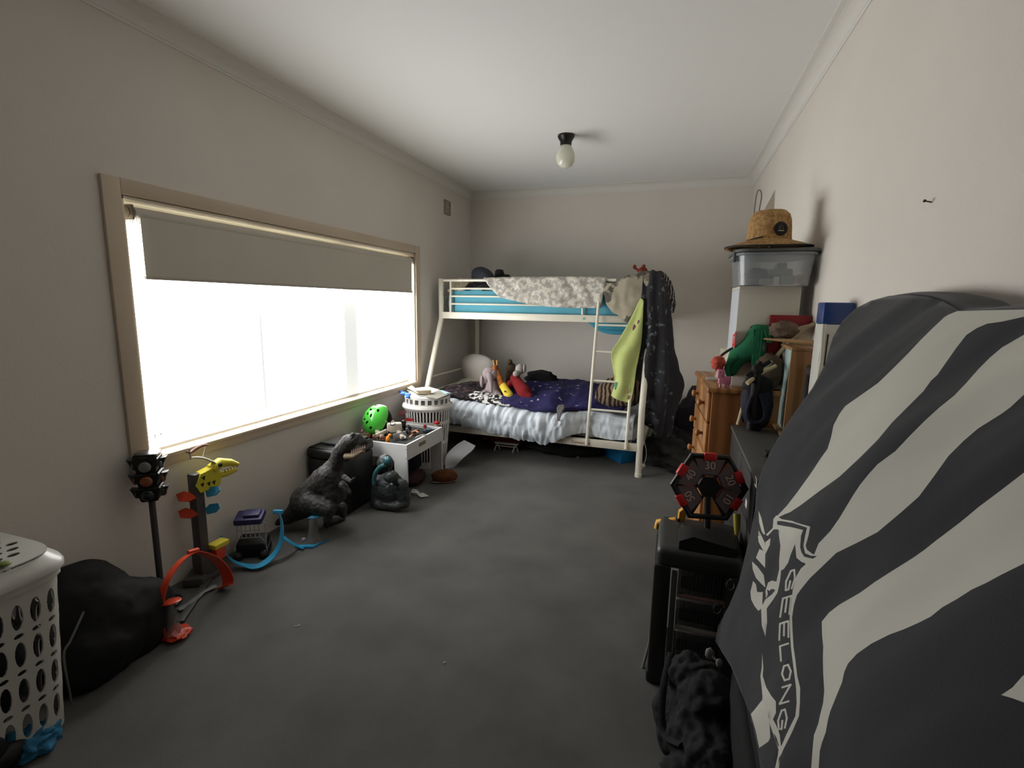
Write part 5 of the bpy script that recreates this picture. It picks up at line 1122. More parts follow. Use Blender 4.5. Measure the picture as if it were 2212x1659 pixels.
pg = T('pink_toy', 'pink blocky plastic animal toy standing at the drawer corner', 'toy', (.25, 2.845, DZ))
PX_ = frame(V((.262, 2.835, DZ)), V((1, .1, 0)), V((0, 0, 1)))
q = MB(); q.rbox(-.036, .0, .05, .098, -.015, .015, r=.004, X=PX_)
obj('head', q, pk, pg); obj('body', MB().rbox(-.028, .034, .022, .062, -.015, .015, r=.004, X=PX_), pk, pg)
for x in (-.016, .010, .024): obj('leg', MB().rbox(x - .006, x + .004, .0, .026, -.010, .010, r=.002, X=PX_), pk, pg)
obj('eye', MB().ell(PX_ @ V((-.024, .084, .016)), .003, 8, 6), bk3, pg)
one('grey_console', 'small slate grey capsule lying under the green beanie', 'toy', MB().tube([D3(1558, 812, DZ + .018), D3(1585, 816, DZ + .018)], [.016, .016], 14).ell(D3(1558, 812, DZ + .018), .016, 12, 8), mat('slate_plastic', (78, 84, 98), .3))
q = MB().rbox(-.03, .04, -.03, .05, 0, .014, r=.003, X=M4.Translation(V((.20, 3.10, DZ)) + V((.02, 0, 0))))
one('clear_case', 'clear plastic case edge at the far corner of the pine drawers', 'case', q, mat('clear_case', (196, 190, 180), .2, alpha=.7))
q = MB(); a = [G(1553, 750, 3.15), G(1568, 750, 3.15), G(1577, 762, 3.12), V((.30, 3.12, DZ + .01)), V((.24, 3.15, DZ + .01))]
P3b = [p + V((0, .004, .001)) for p in a]; q.add(a + P3b, [(0, 1, 2, 3, 4), (9, 8, 7, 6, 5)] + [(i, (i + 1) % 5, 5 + (i + 1) % 5, 5 + i) for i in range(5)])
one('folded_card', 'folded cream card standing beside the white cabinet foot', 'card', q, mat('cream_paper', (214, 206, 184), .8), smooth=None)
fur = mat('brown_fur', (84, 68, 56), 1, c2=(124, 104, 88), vscale=16, bump=2, bscale=100)
one('brown_fur_hat', 'fluffy brown fur hat on the heap behind the green beanie', 'hat', MB().ell(G(1692, 712, 2.86) , (.068, .06, .045), 30, 20, nz=.25, ns=4).ell((.47, 2.86, DZ + .09), (.08, .05, .10), 22, 14, nz=.2), fur, smooth=180)
crm = mat('cream_blanket', (182, 172, 152), .95, var=.06, bump=.8, bscale=60)
bz = .90
# black chest
CX0, CX1, CY0, CY1, CZ2 = .315, .655, 1.92, 2.79, .885
blkc = mat('black_brown_board', (44, 42, 42), .55, var=.1, vscale=9)
bc2 = T('black_chest', 'low black chest of drawers with white drawer labels beside the pine drawers', 'drawers', ((CX0 + CX1) / 2, (CY0 + CY1) / 2, 0))
obj('carcass', MB().rbox(CX0 + .012, CX1, CY0, CY1, .0, CZ2 - .022, r=.002), blkc, bc2)
obj('top', MB().rbox(CX0 - .004, CX1, CY0 - .01, CY1 + .006, CZ2 - .022, CZ2, r=.003), mat('black_brown_top', (74, 74, 72), .5, var=.08, vscale=5), bc2)
for i in range(4):
    for j in range(2):
        y0 = CY0 + .012 + j * (CY1 - CY0 - .02) / 2; y1 = y0 + (CY1 - CY0 - .03) / 2 - .003
        dr = obj('drawer', MB().rbox(CX0, CX0 + .012, y0, y1, .05 + i * .202, .05 + i * .202 + .198, r=.002), blkc, bc2)
        if i >= 2 and j == 0:
            for (x, y) in (((1633, 1042),) if i == 3 else ((1612, 1088),)):
                c = at(x, y, 0, CX0 - .001); obj('label_tag', MB().rbox(c.x - .001, c.x + .0005, c.y - .022, c.y + .022, c.z - .016, c.z + .016, r=.0004), mat('label_white', (210, 210, 206), .6), dr)
# framed picture standing on the black chest
fw = mat('oak_frame', (150, 112, 74), .5, c2=(128, 92, 56), kind='wave', vscale=6, stretch=(1, 1, .25))
f0 = V((.475, 2.485, CZ2)); fy = V((.03, .125, 0)); 
fr = T('picture_frame', 'deep oak box frame with a pale blue print standing on the black chest', 'frame', f0)
B_ = at(1689, 949, 2, CZ2 + .001); L2 = at(1662, 910, 2, CZ2 + .001); TN = at(1712, 752, 1, B_.y - .01)
fx = (L2 - B_); wf = .30; fx = V((.095, .40, 0)).normalized(); nrm = V((-fx.y, fx.x, 0))
fx = (L2 - B_).normalized(); FX = frame(B_, fx, TN - B_)     # x along the face away, y up, z = toward? 
dep = .115; hgt = at(1683, 760, 1, B_.y + .02).z - CZ2
hgt = (TN - B_).length; zz = 1 if FX.col[2].x < 0 else -1
def fb(mb, x0, x1, y0, y1, d0_, d1_, r=.002): 
    a, b_ = sorted((-zz * d0_, -zz * d1_)); return mb.rbox(x0, x1, y0, y1, a, b_, r=r, X=FX)
wf = .30
wid_ = (L2 - B_).length
q = MB(); fb(q, 0, wid_, 0, .014, 0, dep); fb(q, 0, wid_, hgt - .014, hgt, 0, dep); fb(q, 0, .014, .014, hgt - .014, 0, dep); fb(q, wid_ - .014, wid_, .014, hgt - .014, 0, dep)
obj('frame_box', q, fw, fr); q = MB(); fb(q, .014, wid_ - .014, .014, hgt - .014, .09, .096)
obj('backing', q, fw, fr)
q = MB(); fb(q, .014, wid_ - .014, .014, hgt - .014, .022, .026)
obj('print', q, mat('pale_blue_print', (178, 204, 200), .4, var=.05), fr, label='pale blue print with grey tree shapes')
sil = mat('print_grey', (96, 98, 92), .6)
def ps(pts, nm='print_shape'):
    obj(nm, MB().prism([(p[0], p[1]) for p in pts], -zz * .0212 - .0004, -zz * .0212 + .0004, X=FX), sil, fr, smooth=None)
ps([(.10, .03), (.16, .03), (.15, .12), (.17, .2), (.145, .31), (.13, .36), (.12, .30), (.105, .2), (.118, .12)]); ps([(.06, .03), (.075, .03), (.075, .14), (.068, .17)]); ps([(.19, .03), (.205, .03), (.20, .12), (.192, .15)])
ps([(.03, .03), (.05, .03), (.045, .08)]); ps([(.09, .33), (.096, .33), (.092, .37)])
# navy bag hanging at the drawers' end, cream throws, sticks
nvb = mat('navy_satchel', (26, 28, 44), .8, bump=.4, bscale=50)
nb = T('navy_bag', 'navy fabric bag with looped handle on the black chest by the pine drawers', 'bag', (.42, 2.72, CZ2))
obj('bag_body', MB().ell((.412, 2.72, CZ2 + .135), (.074, .05, .145), 28, 20, nz=.12, ns=3), nvb, nb, smooth=180)
S = lambda x, y, d=2.66: at(x, y, 1, d)
obj('handle', MB().tube(spline([S(1638, 838), S(1622, 862), S(1614, 890), S(1620, 908), S(1640, 912), S(1652, 900), S(1650, 875), S(1640, 850)], 5), .010, 10, flat=1.0), nvb, nb, smooth=60)
obj('flap', MB().ell((.41, 2.72, CZ2 + .23), (.072, .055, .05), 22, 14, nz=.2), mat('black_flap', (18, 18, 22), .8), nb, smooth=180)
one('cream_blanket', 'cream blanket folded over the heap behind the picture frame and rod', 'blanket', cloth([[S(1690, 722, 2.88), S(1735, 704, 2.88), S(1768, 698, 2.88)], [S(1690, 740, 2.872), S(1730, 722, 2.868), S(1768, 722, 2.868)], [S(1690, 770, 2.868), S(1730, 770, 2.862), S(1768, 772, 2.862)], [S(1692, 810, 2.868), S(1730, 812, 2.862), S(1768, 812, 2.862)], [V((.50, 2.868, DZ + .005)), V((.56, 2.862, DZ + .005)), V((.63, 2.862, DZ + .005))]], th=.016, n=7, amp=.010, scale=14), crm, smooth=180)
rope = mat('cream_rope', (186, 172, 142), .9, bump=.8, bscale=120)
one('cream_rope', 'thick cream rope crossing the heap beside the green beanie', 'rope', MB().tube(spline([S(1618, 832, 2.72), S(1640, 805, 2.72), S(1672, 775, 2.86), S(1700, 745, 2.86), S(1735, 712, 2.86), S(1760, 700, 2.84)], 5), .011, 10).tube([S(1618, 832, 2.72), V((.335, 2.72, CZ2 + .02))], .010, 8), rope, smooth=60)
one('black_cord_knot', 'black knotted cord hanging over the front edge of the heap', 'cord', MB().tube(spline([S(1612, 812), S(1628, 800), S(1648, 790), S(1664, 780)], 5), .011, 8).tube(spline([S(1612, 825), S(1630, 803), S(1642, 780)], 5), .012, 8).ell(S(1636, 798), (.028, .02, .03), 16, 10, nz=.3).tube([S(1636, 798), (.39, 2.68, CZ2 + .01)], .02, 8), bk3, smooth=60)
one('cream_drumstick', 'cream wooden stick end poking out of the black cord knot', 'stick', MB().tube([S(1614, 828, 2.63), S(1640, 808, 2.68), S(1676, 790, 2.72)], [.011, .010, .009], 12), mat('cream_wood', (196, 178, 140), .5), smooth=60)
one('wooden_rod', 'long wooden rod lying across the top of the frame', 'stick', MB().tube([at(1650, 732, 1, 2.66), at(1700, 736, 1, 2.6), at(1790, 742, 1, 2.5)], [.004, .009, .011], 12), mat('oak_rod', (150, 116, 74), .5), smooth=60)
# red box, blue and white carton
one('red_box', 'dark red flat box standing behind the fur hat', 'box', MB().rbox(0, .30, 0, .035, 0, .40, r=.002, X=frame(V((.40, 2.87, CZ2 + .0)), V((1, .0, 0)), V((0, 1, 0)))) if False else MB().rbox(at(1665, 700, 1, 2.87).x, .655, 2.895, 2.917, DZ, at(1700, 681, 1, 2.89).z, r=.002), mat('dark_red_card', (134, 22, 30), .5))
bw_ = T('blue_white_carton', 'tall white carton with royal blue top leaning behind the flag', 'box', (.60, 2.5, CZ2))
bx0 = at(1776, 700, 1, 2.26).x
ztop = at(1780, 653, 1, 2.26).z; zmid = at(1780, 700, 1, 2.26).z
obj('carton_body', MB().rbox(bx0, .655, 2.26, 2.36, CZ2, zmid, r=.006), mat('white_card_box', (206, 204, 196), .4), bw_)
obj('carton_top', MB().rbox(bx0, .655, 2.26, 2.36, zmid, ztop, r=.006), mat('royal_blue_card', (36, 66, 126), .4, coat=.2), bw_)
obj('white_rail', MB().tube([at(1780, 700, 1, 2.24), at(1774, 780, 1, 2.23), at(1762, 850, 1, 2.22), V((at(1762, 850, 1, 2.22).x, 2.22, CZ2))], .008, 10), wl_, bw_)
obj('pen_slot', MB().tube([at(1789, 722, 1, 2.252), at(1780, 790, 1, 2.252)], .003, 8), bk3, bw_)
one('dark_blob', 'small black strap loop beside the white rail', 'strap', MB().ell(at(1752, 802, 1, 2.5), (.02, .03, .03), 16, 10, nz=.3).tube([at(1752, 802, 1, 2.5), V((.57, 2.5, CZ2 + .01))], .018, 8), bk3, smooth=180)
one('dark_clothes', 'dark clothes folded on the black chest behind the flag', 'clothes', MB().rbox(.50, .65, 1.94, 2.2, CZ2 + .002, CZ2 + .16, r=.05, seg=4), mat('dark_folded', (34, 34, 38), .9, bump=.6), smooth=180)
one('black_remote', 'small black remote on the black chest by the flag edge', 'remote', MB().rbox(-.02, .03, -.03, .03, 0, .02, r=.006, X=M4.Translation(at(1662, 985, 2, CZ2 + .002))), bk3)

# black plastic drawer tower
bpm = mat('black_frame_plastic', (34, 34, 34), .5, bump=.1, spec=.5); bpt = mat('black_frame_top', (46, 47, 46), .45, spec=.5)
tx0, tx1, ty0, ty1, tz = -.015, .30, 1.87, 2.20, .585
dt = T('drawer_tower', 'black plastic drawer tower with clear ribbed drawers beside the flag', 'drawers', ((tx0 + tx1) / 2, (ty0 + ty1) / 2, 0))
obj('top_panel', MB().rbox(tx0, tx1, ty0, ty1, tz - .085, tz, r=.028, seg=4), bpt, dt, smooth=50)
for (x, y) in ((tx0 + .025, ty0 + .025), (tx1 - .025, ty0 + .025), (tx0 + .025, ty1 - .025), (tx1 - .025, ty1 - .025)):
    obj('post', MB().rbox(x - .032, x + .032, y - .028, y + .028, .02, tz - .07, r=.012), bpm, dt); obj('foot', MB().rbox(x - .036, x + .036, y - .032, y + .032, 0, .06, r=.014), bpm, dt)
obj('side_strip', MB().rbox(tx0 + .062, tx0 + .082, ty0 + .000, ty0 + .016, .06, tz - .09, r=.003), mat('grey_edge_strip', (74, 74, 73), .5), dt)
obj('bottom_panel', MB().rbox(tx0 + .01, tx1 - .01, ty0 + .01, ty1 - .01, .03, .05, r=.006), bpm, dt)
obj('back_panel', MB().rbox(tx1 - .03, tx1 - .02, ty0 + .05, ty1 - .05, .05, tz - .06, r=.003), bpm, dt)
cl2 = mat('clear_dark_drawer', (70, 70, 70), .25, alpha=.55, spec=.5)
for i, (z0, z1, cc) in enumerate(((.40, .505, (128, 104, 100)), (.265, .37, (150, 146, 142)), (.13, .235, (110, 110, 88)))):
    dr = obj('drawer', MB().rbox(tx0 + .085, tx1 - .05, ty0 + .022, ty0 + .028, z0, z1, r=.002), cl2, dt)
    q = MB()
    for j in range(14): q.box(tx0 + .09 + j * .0122, tx0 + .0925 + j * .0122, ty0 + .019, ty0 + .022, z0 + .004, z1 - .004)
    obj('ribs', q, mat('drawer_rib', (62, 62, 62), .4), dr, kind='stuff')
    obj('drawer_lip', MB().rbox(tx0 + .085, tx1 - .05, ty0 + .012, ty0 + .03, z0 - .014, z0, r=.003), mat('drawer_lip_%d' % i, cc, .35, var=.15, vscale=60), dr)
    obj('contents', MB().rbox(tx0 + .095, tx1 - .06, ty0 + .05, ty1 - .06, z0, z0 + .06, r=.01), mat('drawer_contents', (52, 48, 46), .8, var=.5, vscale=30), dr)
# hexagonal target
hxm = mat('black_target_frame', (20, 20, 21), .4, spec=.5)
c = at(1531, 1051, 1, 2.02); th_ = T('hexagon_target', 'black and red hexagonal toy target with scores ten to fifty', 'toy', (c.x, c.y, tz))
HXf = frame(c, V((.985, .17, 0)), V((.02, .16, .98))); R_ = .138
hp = [HXf @ V((R_ * math.cos(math.radians(a + 60)), R_ * math.sin(math.radians(a + 60)), 0)) for a in (0, 60, 120, 180, 240, 300)]
ANG = [60, 120, 180, 240, 300, 0]
obj('frame_ring', MB().tube([HXf @ V((R_ * math.cos(math.radians(a)), R_ * math.sin(math.radians(a)), 0)) for a in ANG], .012, 8, closed=True), hxm, th_, smooth=30)
for a in (0, 60, 120, 180, 240, 300): obj('spoke', MB().tube([HXf @ V((.02 * math.cos(math.radians(a)), .02 * math.sin(math.radians(a)), -.004)), HXf @ V((R_ * math.cos(math.radians(a)), R_ * math.sin(math.radians(a)), -.004))], .009, 8), hxm, th_)
obj('hub', MB().lathe([(0, -.015), (.045, -.015), (.045, .012), (.0, .014)], c, 6, X=HXf.to_3x3().to_4x4()), hxm, th_)
plm = mat('smoked_target_panel', (116, 102, 104), .35, spec=.5, var=.1, vscale=20); rdm = mat('target_red', (206, 44, 46), .4, coat=.2); rde = mat('target_maroon_edge', (110, 38, 44), .5)
numm = mat('target_number', (226, 196, 192), .5); thin = mat('target_thin_line', (120, 132, 136), .5)
for a, s_ in ((90, '30'), (150, '40'), (210, '50'), (30, '20'), (-30, '10')):
    if s_ == '20': a = 22
    q_ = math.radians(a); ca, sa = math.cos(q_), math.sin(q_)
    Z = HXf @ R3(a - 90, 'Z')
    poly = [(-.056, .108), (.056, .108), (.032, .048), (-.032, .048)]
    pn_ = obj('score_panel', MB().prism([(-.058, .110), (.058, .110), (.03, .044), (-.03, .044)], .003, .007, X=Z), rde, th_)
    obj('panel_face', MB().prism(poly, .007, .0085, X=Z), plm, pn_)
    text(s_, .042, numm, Z @ M4.Translation(V((0, .083, .0095))), 'score_number', pn_)
    obj('panel_line', MB().rbox(-.042, .042, .1005, .1025, .0085, .0095, r=.0002, X=Z).rbox(-.018, .018, .055, .058, .0085, .0095, r=.0002, X=Z), thin, pn_)
    obj('red_clip', MB().rbox(-.024, .024, .104, .134, -.014, .016, r=.004, X=Z), rdm, th_)
obj('orange_mark', MB().rbox(-.094, -.064, -.002, .004, .009, .0105, r=.0005, X=HXf), mat('dull_orange_mark', (190, 90, 66), .5), th_)
obj('stand', MB().tube([c + V((0, .02, -.02)), V((c.x + .01, c.y + .01, tz + .01))], .012, 8).rbox(c.x - .09, c.x + .12, c.y - .12, c.y + .06, tz, tz + .03, r=.012), hxm, th_)
# dark bag-like block on the tower and amber blaster
one('black_case', 'low black wedge case on top of the drawer tower under the target', 'case', MB().prism([(0, 0), (.2, 0), (.2, .03), (.05, .055), (0, .03)], 0, .12, X=frame(V((.065, 1.885, tz + .001)), (1, 0, 0), (0, 0, 1)) @ M4.Translation(V((0, 0, -.12)))), mat('black_case_plastic', (24, 24, 24), .6), smooth=40)
yb = mat('amber_blaster', (226, 166, 52), .45, coat=.1); e = T('amber_blaster', 'amber yellow toy blaster grip at the far edge of the drawer tower', 'toy', (.02, 2.16, tz))
Bq = lambda x, y, d=2.16: at(x, y, 1, d)
obj('barrel', MB().tube([Bq(1418, 1140), Bq(1420, 1128), Bq(1460, 1122)], [.018, .020, .016], 10, flat=.6), yb, e, smooth=60)
obj('grip', MB().prism([(-.012, -.035), (.014, -.035), (.02, .03), (.008, .045), (-.008, .03)], -.012, .012, X=frame(Bq(1470, 1118), V((1, .2, 0)), V((0, 0, 1)))), yb, e)
obj('trigger_hole', MB().ell(Bq(1466, 1124, 2.085), (.005, .003, .009), 10, 8), bk3, e)
one('yellow_pole', 'yellow tapered plastic dart behind the target', 'toy', MB().tube([at(1592, 1110, 1, 2.06), at(1592, 1140, 1, 2.04), at(1590, 1162, 1, 2.02)], [.014, .012, .004], 12), mat('dull_yellow', (176, 162, 56), .5), smooth=60)
for i, (x, y, lb) in enumerate(((1577, 1262, 'upper shiny ring hanging beside the drawer tower'), (1549, 1313, 'lower shiny ring hanging beside the drawer tower'))):
    c = at(x, y, 1, 1.862); one('metal_ring', lb, 'ring', MB().tube([c + V((.013 * math.cos(a * PI / 8), -.004, .020 * math.sin(a * PI / 8))) for a in range(16)], .0022, 8, closed=True), mat('chrome', (220, 220, 222), .12, 1.0), group='metal rings beside the drawer tower')
# black crumpled bag with grey tufts on the floor
c = at(1540, 1560, 2, 0)
rk = T('black_rucksack', 'black crumpled rucksack on the floor in front of the drawer tower', 'bag', (.17, 1.55, 0))
rm = mat('black_rucksack_cloth', (22, 22, 24), .9, bump=1.0, bscale=28, c2=(48, 48, 50), vscale=9, vth=(.55, .8))
organic('rucksack_body', [('c', (.16, 1.62, .12), (.20, 1.44, .10), .115, .105), ('s', (.13, 1.68, .22), (.085, .07, .075)), ('s', (.19, 1.60, .20), (.10, .09, .09)), ('c', (.07, 1.66, .10), (.08, 1.56, .06), .06, .05), ('s', (.15, 1.42, .07), (.10, .09, .065))], rm, rk, voxel=.009, sm=3, nz=.05, ns=.05)
obj('strap', MB().tube(spline([V((.06, 1.72, .26)), V((.04, 1.62, .20)), V((.045, 1.54, .10)), V((.10, 1.46, .14))], 5), .012, 8, flat=.4), rm, rk)
e = one('pale_tassel', 'pale grey plastic tag on the black rucksack', 'tag', MB().ell(at(1533, 1412, 1, 1.60), (.014, .01, .020), 14, 10, nz=.2).ell(at(1553, 1432, 1, 1.58), (.010, .008, .015), 12, 8, nz=.2).tube([at(1533, 1412, 1, 1.60), at(1553, 1432, 1, 1.58)], .004, 6), mat('pale_tag', (120, 118, 114), .6), smooth=60)
one('grey_item', 'pale grey cable end on the carpet left of the drawer tower', 'cable', MB().tube([at(1404, 1385, 1, 1.95), at(1407, 1360, 1, 1.95), at(1408, 1340, 1, 1.95)], [.008, .006, .003], 8).tube([at(1404, 1385, 1, 1.95), (-.04, 1.95, .0)], .006, 8), mat('pale_cable', (126, 126, 122), .6))

# ------------------------------------------------------------------ flag draped over the chair
def xs(y, z):
    b_ = .195 + .03 * z + .055 * z ** 4
    b_ += .012 * math.sin((y * .9 + z * .75) * 13) * min(1, max(0, (1.5 - z) * 2))
    b_ += .020 * noise.noise(V((y * 3.2 - z * 2.2, z * 1.5, 4))) + .013 * noise.noise(V((y * 8 + z * 5, z * 3, 8))) + .003 * noise.noise(V((y * 20 + z * 10, z * 6, 1)))
    return b_
def flagpt(px, py):
    d = (CF * FPX + CR * (px - 1106) - CU * (py - 829.5)).normalized(); lo, hi = .2, 4.0; t_ = lo
    prev = lo
    while t_ < hi:
        p = CP + d * t_
        if p.x - xs(p.y, p.z) > 0: break
        prev = t_; t_ += .02
    a, b_ = prev, t_
    for _ in range(30):
        m_ = (a + b_) / 2; p = CP + d * m_
        if p.x - xs(p.y, p.z) > 0: b_ = m_
        else: a = m_
    return p
z8 = lambda L_: [(1540 + x / 1.567, 600 + y / 1.567) for x, y in L_]
z3 = lambda L_: [(1560 + x / 2.769, 1060 + y / 2.769) for x, y in L_]
outl = [(2300, 664), (2212, 668), (2140, 668), (2072, 672), (2040, 652), (2005, 641), (1960, 636), (1920, 640), (1882, 650), (1850, 666), (1820, 694), (1800, 730), (1782, 790), (1755, 840), (1725, 880), (1694, 925), (1665, 975), (1645, 1020), (1634, 1060), (1632, 1100), (1620, 1160), (1606, 1220), (1596, 1260), (1575, 1310), (1552, 1352), (1546, 1385), (1580, 1440), (1604, 1500), (1622, 1545), (1636, 1610), (1644, 1659), (1650, 1760), (2300, 1760)]
st1 = z8([(830, 114), (1190, 106), (1190, 128), (1053, 134), (980, 150), (930, 157), (895, 172), (860, 195), (825, 240), (790, 290), (762, 330), (740, 350), (715, 385), (690, 410), (650, 450), (610, 490), (560, 550), (500, 610), (430, 675), (360, 725), (300, 770), (262, 795), (248, 800), (222, 812), (215, 812), (250, 775), (285, 730), (330, 668), (365, 615), (390, 580), (402, 540), (410, 500), (430, 462), (450, 435), (500, 400), (560, 358), (610, 310), (660, 260), (705, 212), (750, 168), (785, 135), (800, 126)])
st2 = z8([(1190, 130), (1190, 330), (1053, 400), (1010, 440), (980, 462), (900, 512), (850, 555), (800, 605), (750, 675), (700, 742), (640, 795), (560, 862), (490, 898), (420, 932), (370, 980), (330, 1018), (300, 1055), (286, 1075), (276, 1110), (270, 1150), (272, 1200), (275, 1250), (282, 1300), (288, 1350), (298, 1390), (297, 1440), (294, 1484), (270, 1540), (240, 1600), (222, 1665), (212, 1665), (228, 1600), (252, 1545), (282, 1484), (286, 1440), (284, 1390), (275, 1320), (266, 1250), (262, 1180), (262, 1140), (268, 1095), (272, 1060), (285, 1010), (300, 985), (340, 950), (360, 900), (400, 858), (430, 815), (450, 782), (475, 740), (500, 702), (530, 665), (560, 632), (620, 588), (670, 535), (720, 485), (770, 440), (820, 400), (860, 358), (900, 312), (940, 272), (980, 238), (1053, 196)])
st3 = z8([(1190, 560), (1190, 920), (1053, 972), (980, 1008), (930, 1035), (880, 1058), (830, 1090), (780, 1118), (740, 1150), (700, 1170), (650, 1192), (600, 1210), (540, 1240), (490, 1275), (460, 1308), (448, 1335), (440, 1372), (420, 1420), (400, 1470), (392, 1500), (385, 1540), (372, 1575), (365, 1602), (358, 1700), (333, 1700), (340, 1600), (345, 1550), (360, 1510), (365, 1485), (376, 1440), (380, 1400), (376, 1340), (375, 1290), (376, 1250), (372, 1210), (371, 1165), (395, 1135), (430, 1108), (465, 1088), (500, 1068), (550, 1032), (600, 1000), (640, 975), (680, 950), (720, 922), (760, 890), (800, 860), (840, 830), (870, 805), (900, 780), (940, 750), (980, 720), (1053, 664)])
st4 = [(2166, 1503), (2190, 1487), (2212, 1462), (2290, 1400), (2290, 1560), (2212, 1518), (2190, 1510)]
em_w = [z3(p) for p in ([(305, 225), (310, 170), (328, 148), (360, 172), (420, 182), (530, 215), (520, 270), (503, 330), (512, 355), (545, 380), (580, 388), (560, 420), (522, 440), (480, 428), (448, 402), (440, 320), (415, 378), (402, 420), (398, 432), (372, 470), (356, 478), (350, 540), (335, 610), (310, 650), (270, 705), (272, 790), (262, 872), (240, 805), (236, 700), (262, 652), (300, 622), (322, 596), (308, 588), (292, 592), (280, 612), (266, 645), (262, 600), (278, 550), (300, 538), (328, 545), (338, 500), (345, 470), (344, 420), (352, 330), (342, 236), (330, 232), (312, 232), (275, 272), (264, 265)],
    [(220, 120), (236, 160), (260, 262), (250, 262), (238, 242), (224, 190)], [(220, 240), (240, 275), (258, 312), (257, 372), (244, 352), (222, 310), (217, 275)], [(226, 350), (262, 368), (260, 462), (205, 402)], [(182, 425), (215, 455), (252, 505), (262, 580), (232, 552), (205, 522), (186, 472)],
    [(188, 540), (205, 560), (212, 605), (232, 608), (246, 605), (243, 700), (220, 720), (196, 690), (176, 650), (172, 605)], [(292, 285), (288, 325), (275, 352), (262, 378), (256, 345), (262, 308)],
    [(175, 1338), (215, 1290), (256, 1246), (272, 1310), (288, 1400), (292, 1480), (280, 1502), (226, 1540), (205, 1440)],
    [(243, 970), (250, 1060), (246, 1110), (268, 1180), (298, 1230), (325, 1262), (326, 1330), (308, 1368), (330, 1410), (348, 1460), (355, 1520), (362, 1560), (350, 1610), (343, 1662), (325, 1662), (336, 1600), (342, 1550), (325, 1500), (300, 1430), (280, 1370), (258, 1305), (245, 1240), (240, 1180), (232, 1110), (240, 1060)])]
em_b = [z3(p) for p in ([(332, 183), (360, 183), (430, 196), (512, 222), (500, 270), (490, 330), (500, 375), (535, 390), (572, 392), (545, 408), (495, 396), (478, 370), (470, 340), (475, 270), (488, 236), (420, 220), (332, 205)], [(312, 1450), (330, 1480), (345, 1530), (338, 1530), (322, 1490)], [(272, 590), (284, 600), (296, 602), (292, 612), (276, 620)])]
# lettering running down the banner
LET = {'G': [[(.9, .85), (.5, 1), (.1, .7), (.1, .3), (.5, 0), (.9, .2), (.9, .5), (.55, .5)]], 'E': [[(.9, 1), (.1, 1), (.1, 0), (.9, 0)], [(.1, .5), (.75, .5)]], 'L': [[(.1, 1), (.1, 0), (.9, 0)]], 'O': [[(.5, 0), (.1, .25), (.1, .75), (.5, 1), (.9, .75), (.9, .25), (.5, 0)]], 'N': [[(.1, 0), (.1, 1), (.9, 0), (.9, 1)]]}
def letter(ch, top, bot, w0, w1):
    """letters turned to read down the cloth: reading direction from top to bottom, tops of the letters to the right"""
    (tx_, ty_), (bx_, by_) = top, bot; out = []
    for st in LET[ch]:
        P = []
        for (u, v_) in st:
            x = tx_ + (bx_ - tx_) * u + (v_ - .5) * (w0 + (w1 - w0) * u); y = ty_ + (by_ - ty_) * u - (v_ - .5) * 6; P.append((x, y))
        for i in range(len(P) - 1):
            a, b_ = P[i], P[i + 1]; dx, dy = b_[0] - a[0], b_[1] - a[1]; L__ = math.hypot(dx, dy) or 1; nx, ny = -dy / L__ * 2.0, dx / L__ * 2.0; ex, ey = dx / L__ * 1.5, dy / L__ * 1.5
            out.append([(a[0] + nx - ex, a[1] + ny - ey), (b_[0] + nx + ex, b_[1] + ny + ey), (b_[0] - nx + ex, b_[1] - ny + ey), (a[0] - nx - ex, a[1] - ny - ey)])
    return out
cen = [z3([(430, 455)])[0], z3([(395, 615)])[0], z3([(375, 770)])[0], z3([(372, 905)])[0], z3([(385, 1030)])[0], z3([(392, 1150)])[0], z3([(372, 1290)])[0], z3([(358, 1450)])[0]]
lets = []
for i, ch_ in enumerate('GEELONG'):
    a, b_ = cen[i], cen[i + 1]; g = .06
    lets += letter(ch_, (a[0] + (b_[0] - a[0]) * g, a[1] + (b_[1] - a[1]) * g), (a[0] + (b_[0] - a[0]) * (1 - g), a[1] + (b_[1] - a[1]) * (1 - g)), 18, 20)
em_w.append(z3([(500, 428), (560, 402), (600, 400), (590, 440), (540, 490), (510, 520)]))
whites = [st1, st2, st3, st4] + [p for p in em_w if p]
def resamp(P, step):
    o = []
    for i in range(len(P)):
        a, b_ = P[i], P[(i + 1) % len(P)]; n_ = max(1, int(math.hypot(b_[0] - a[0], b_[1] - a[1]) / step))
        for j in range(n_): o.append((a[0] + (b_[0] - a[0]) * j / n_, a[1] + (b_[1] - a[1]) * j / n_))
    return o
def toyz(P, step=22): return [(lambda p: (p.y, p.z))(flagpt(*q_)) for q_ in resamp(P, step)]
OY = toyz(outl); WY = [toyz(p) for p in whites]; BY = [toyz(p) for p in em_b]; LY = [toyz(p, 50) for p in lets]
pts = []; ed = []
for P in [OY] + WY + BY + LY:
    o = len(pts); pts += [V(p) for p in P]; ed += [(o + i, o + (i + 1) % len(P)) for i in range(len(P))]
ys = [p[0] for p in OY]; zs = [p[1] for p in OY]; gs = .022
y = min(ys)
while y < max(ys):
    z = min(zs)
    while z < max(zs):
        if pip((y, z), OY): pts.append(V((y, z)))
        z += gs
    y += gs
vs, es, fs, *_ = delaunay_2d_cdt(pts, ed, [], 0, 1e-5)
F = []; MI = []
def bbx(P): return (min(p[0] for p in P), max(p[0] for p in P), min(p[1] for p in P), max(p[1] for p in P))
WB = [(p, bbx(p)) for p in WY]; BB = [(p, bbx(p)) for p in BY]; LB = [(p, bbx(p)) for p in LY]
def inany(c_, L_): return any(b_[0] <= c_[0] <= b_[1] and b_[2] <= c_[1] <= b_[3] and pip(c_, p) for p, b_ in L_)
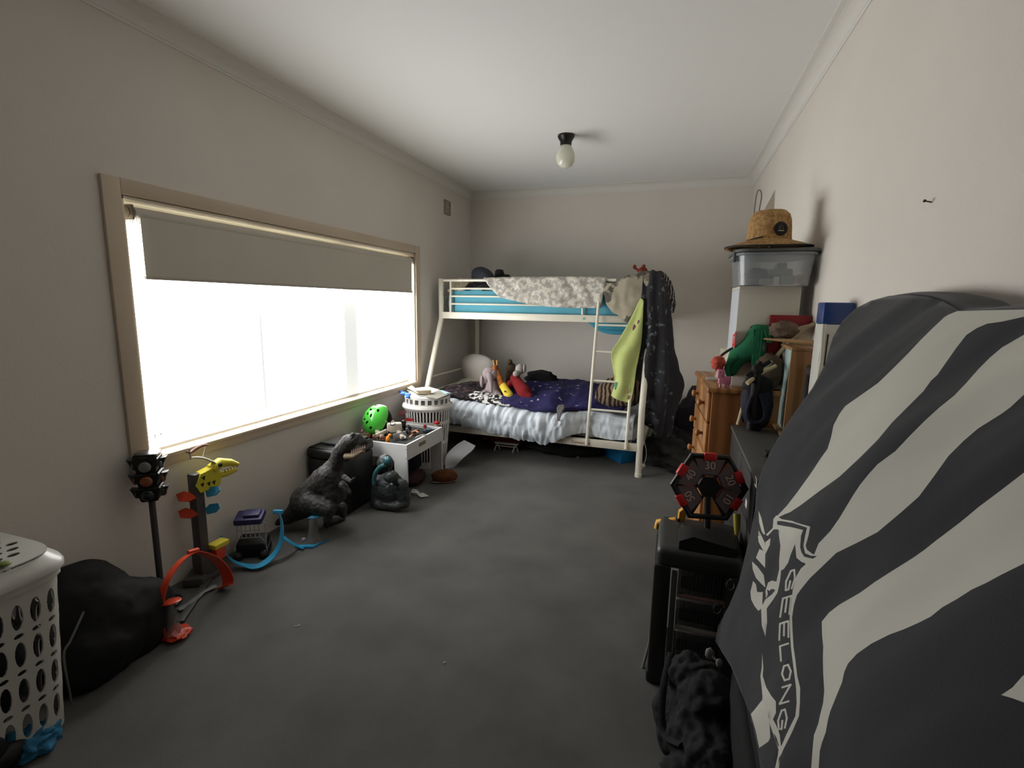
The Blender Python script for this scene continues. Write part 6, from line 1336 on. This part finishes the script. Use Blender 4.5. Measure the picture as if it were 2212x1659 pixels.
for f in fs:
    c_ = (sum(vs[i].x for i in f) / len(f), sum(vs[i].y for i in f) / len(f))
    if not pip(c_, OY): continue
    k_ = 1 if inany(c_, LB) or (inany(c_, WB) and not inany(c_, BB)) else 0
    F.append(list(f)); MI.append(k_)
mb = MB(); mb.v = [V((xs(a.x, a.y), a.x, a.y)) for a in vs]; mb.f = F; mb.mi = MI
# top edge folds back towards the wall
cnt = {}
fn_ = mat('flag_navy_cloth', (22, 24, 31), .9, var=.10, vscale=4, bump=.08, bscale=300, sheen=.2); fw_ = mat('flag_white_cloth', (196, 194, 184), .85, var=.03, vscale=5, bump=.08, bscale=300)
fl = T('football_flag', 'large navy and white striped football flag draped over the tall chair', 'flag', (.3, 1.3, .1))
o = obj('flag_cloth', mb, [fn_, fw_], fl, smooth=180)
md = o.modifiers.new('s', 'SOLIDIFY'); md.thickness = .0025; md.offset = 0
topc = [flagpt(x, y) for x, y in outl[:12]]
rows = [[p + V((.001, 0, -.002)) for p in topc], [p + V((.045, .0, .006)) for p in topc], [V((min(XR - .012, p.x + .11), p.y, p.z - .01)) for p in topc], [V((XR - .012, p.y, p.z - .12)) for p in topc]]
obj('flag_back', cloth(rows, th=.003, n=4), fn_, fl, smooth=180)
# the tall chair below the flag
chm = mat('black_chair_fabric', (20, 20, 21), .9, bump=.4)
chr_ = T('tall_chair', 'tall black upholstered chair with chrome legs hidden under the flag', 'chair', (.42, 1.25, 0))
obj('backrest', MB().rbox(.50, .60, .95, 1.60, .5, 1.42, r=.04, seg=4), chm, chr_, smooth=60)
obj('seat', MB().rbox(.255, .60, .9, 1.56, .36, .50, r=.04, seg=4), chm, chr_, smooth=60)
obj('skirt', MB().rbox(.24, .62, .92, 1.58, .16, .37, r=.02, seg=3), chm, chr_, smooth=60)
cr = mat('chrome', (220, 220, 222), .12, 1.0)
for (x, y) in ((.285, 1.50), (.60, 1.52), (.285, .98), (.60, .98)): obj('leg', MB().tube([(x, y, 0), (x, y, .2)], .020, 16), cr, chr_)
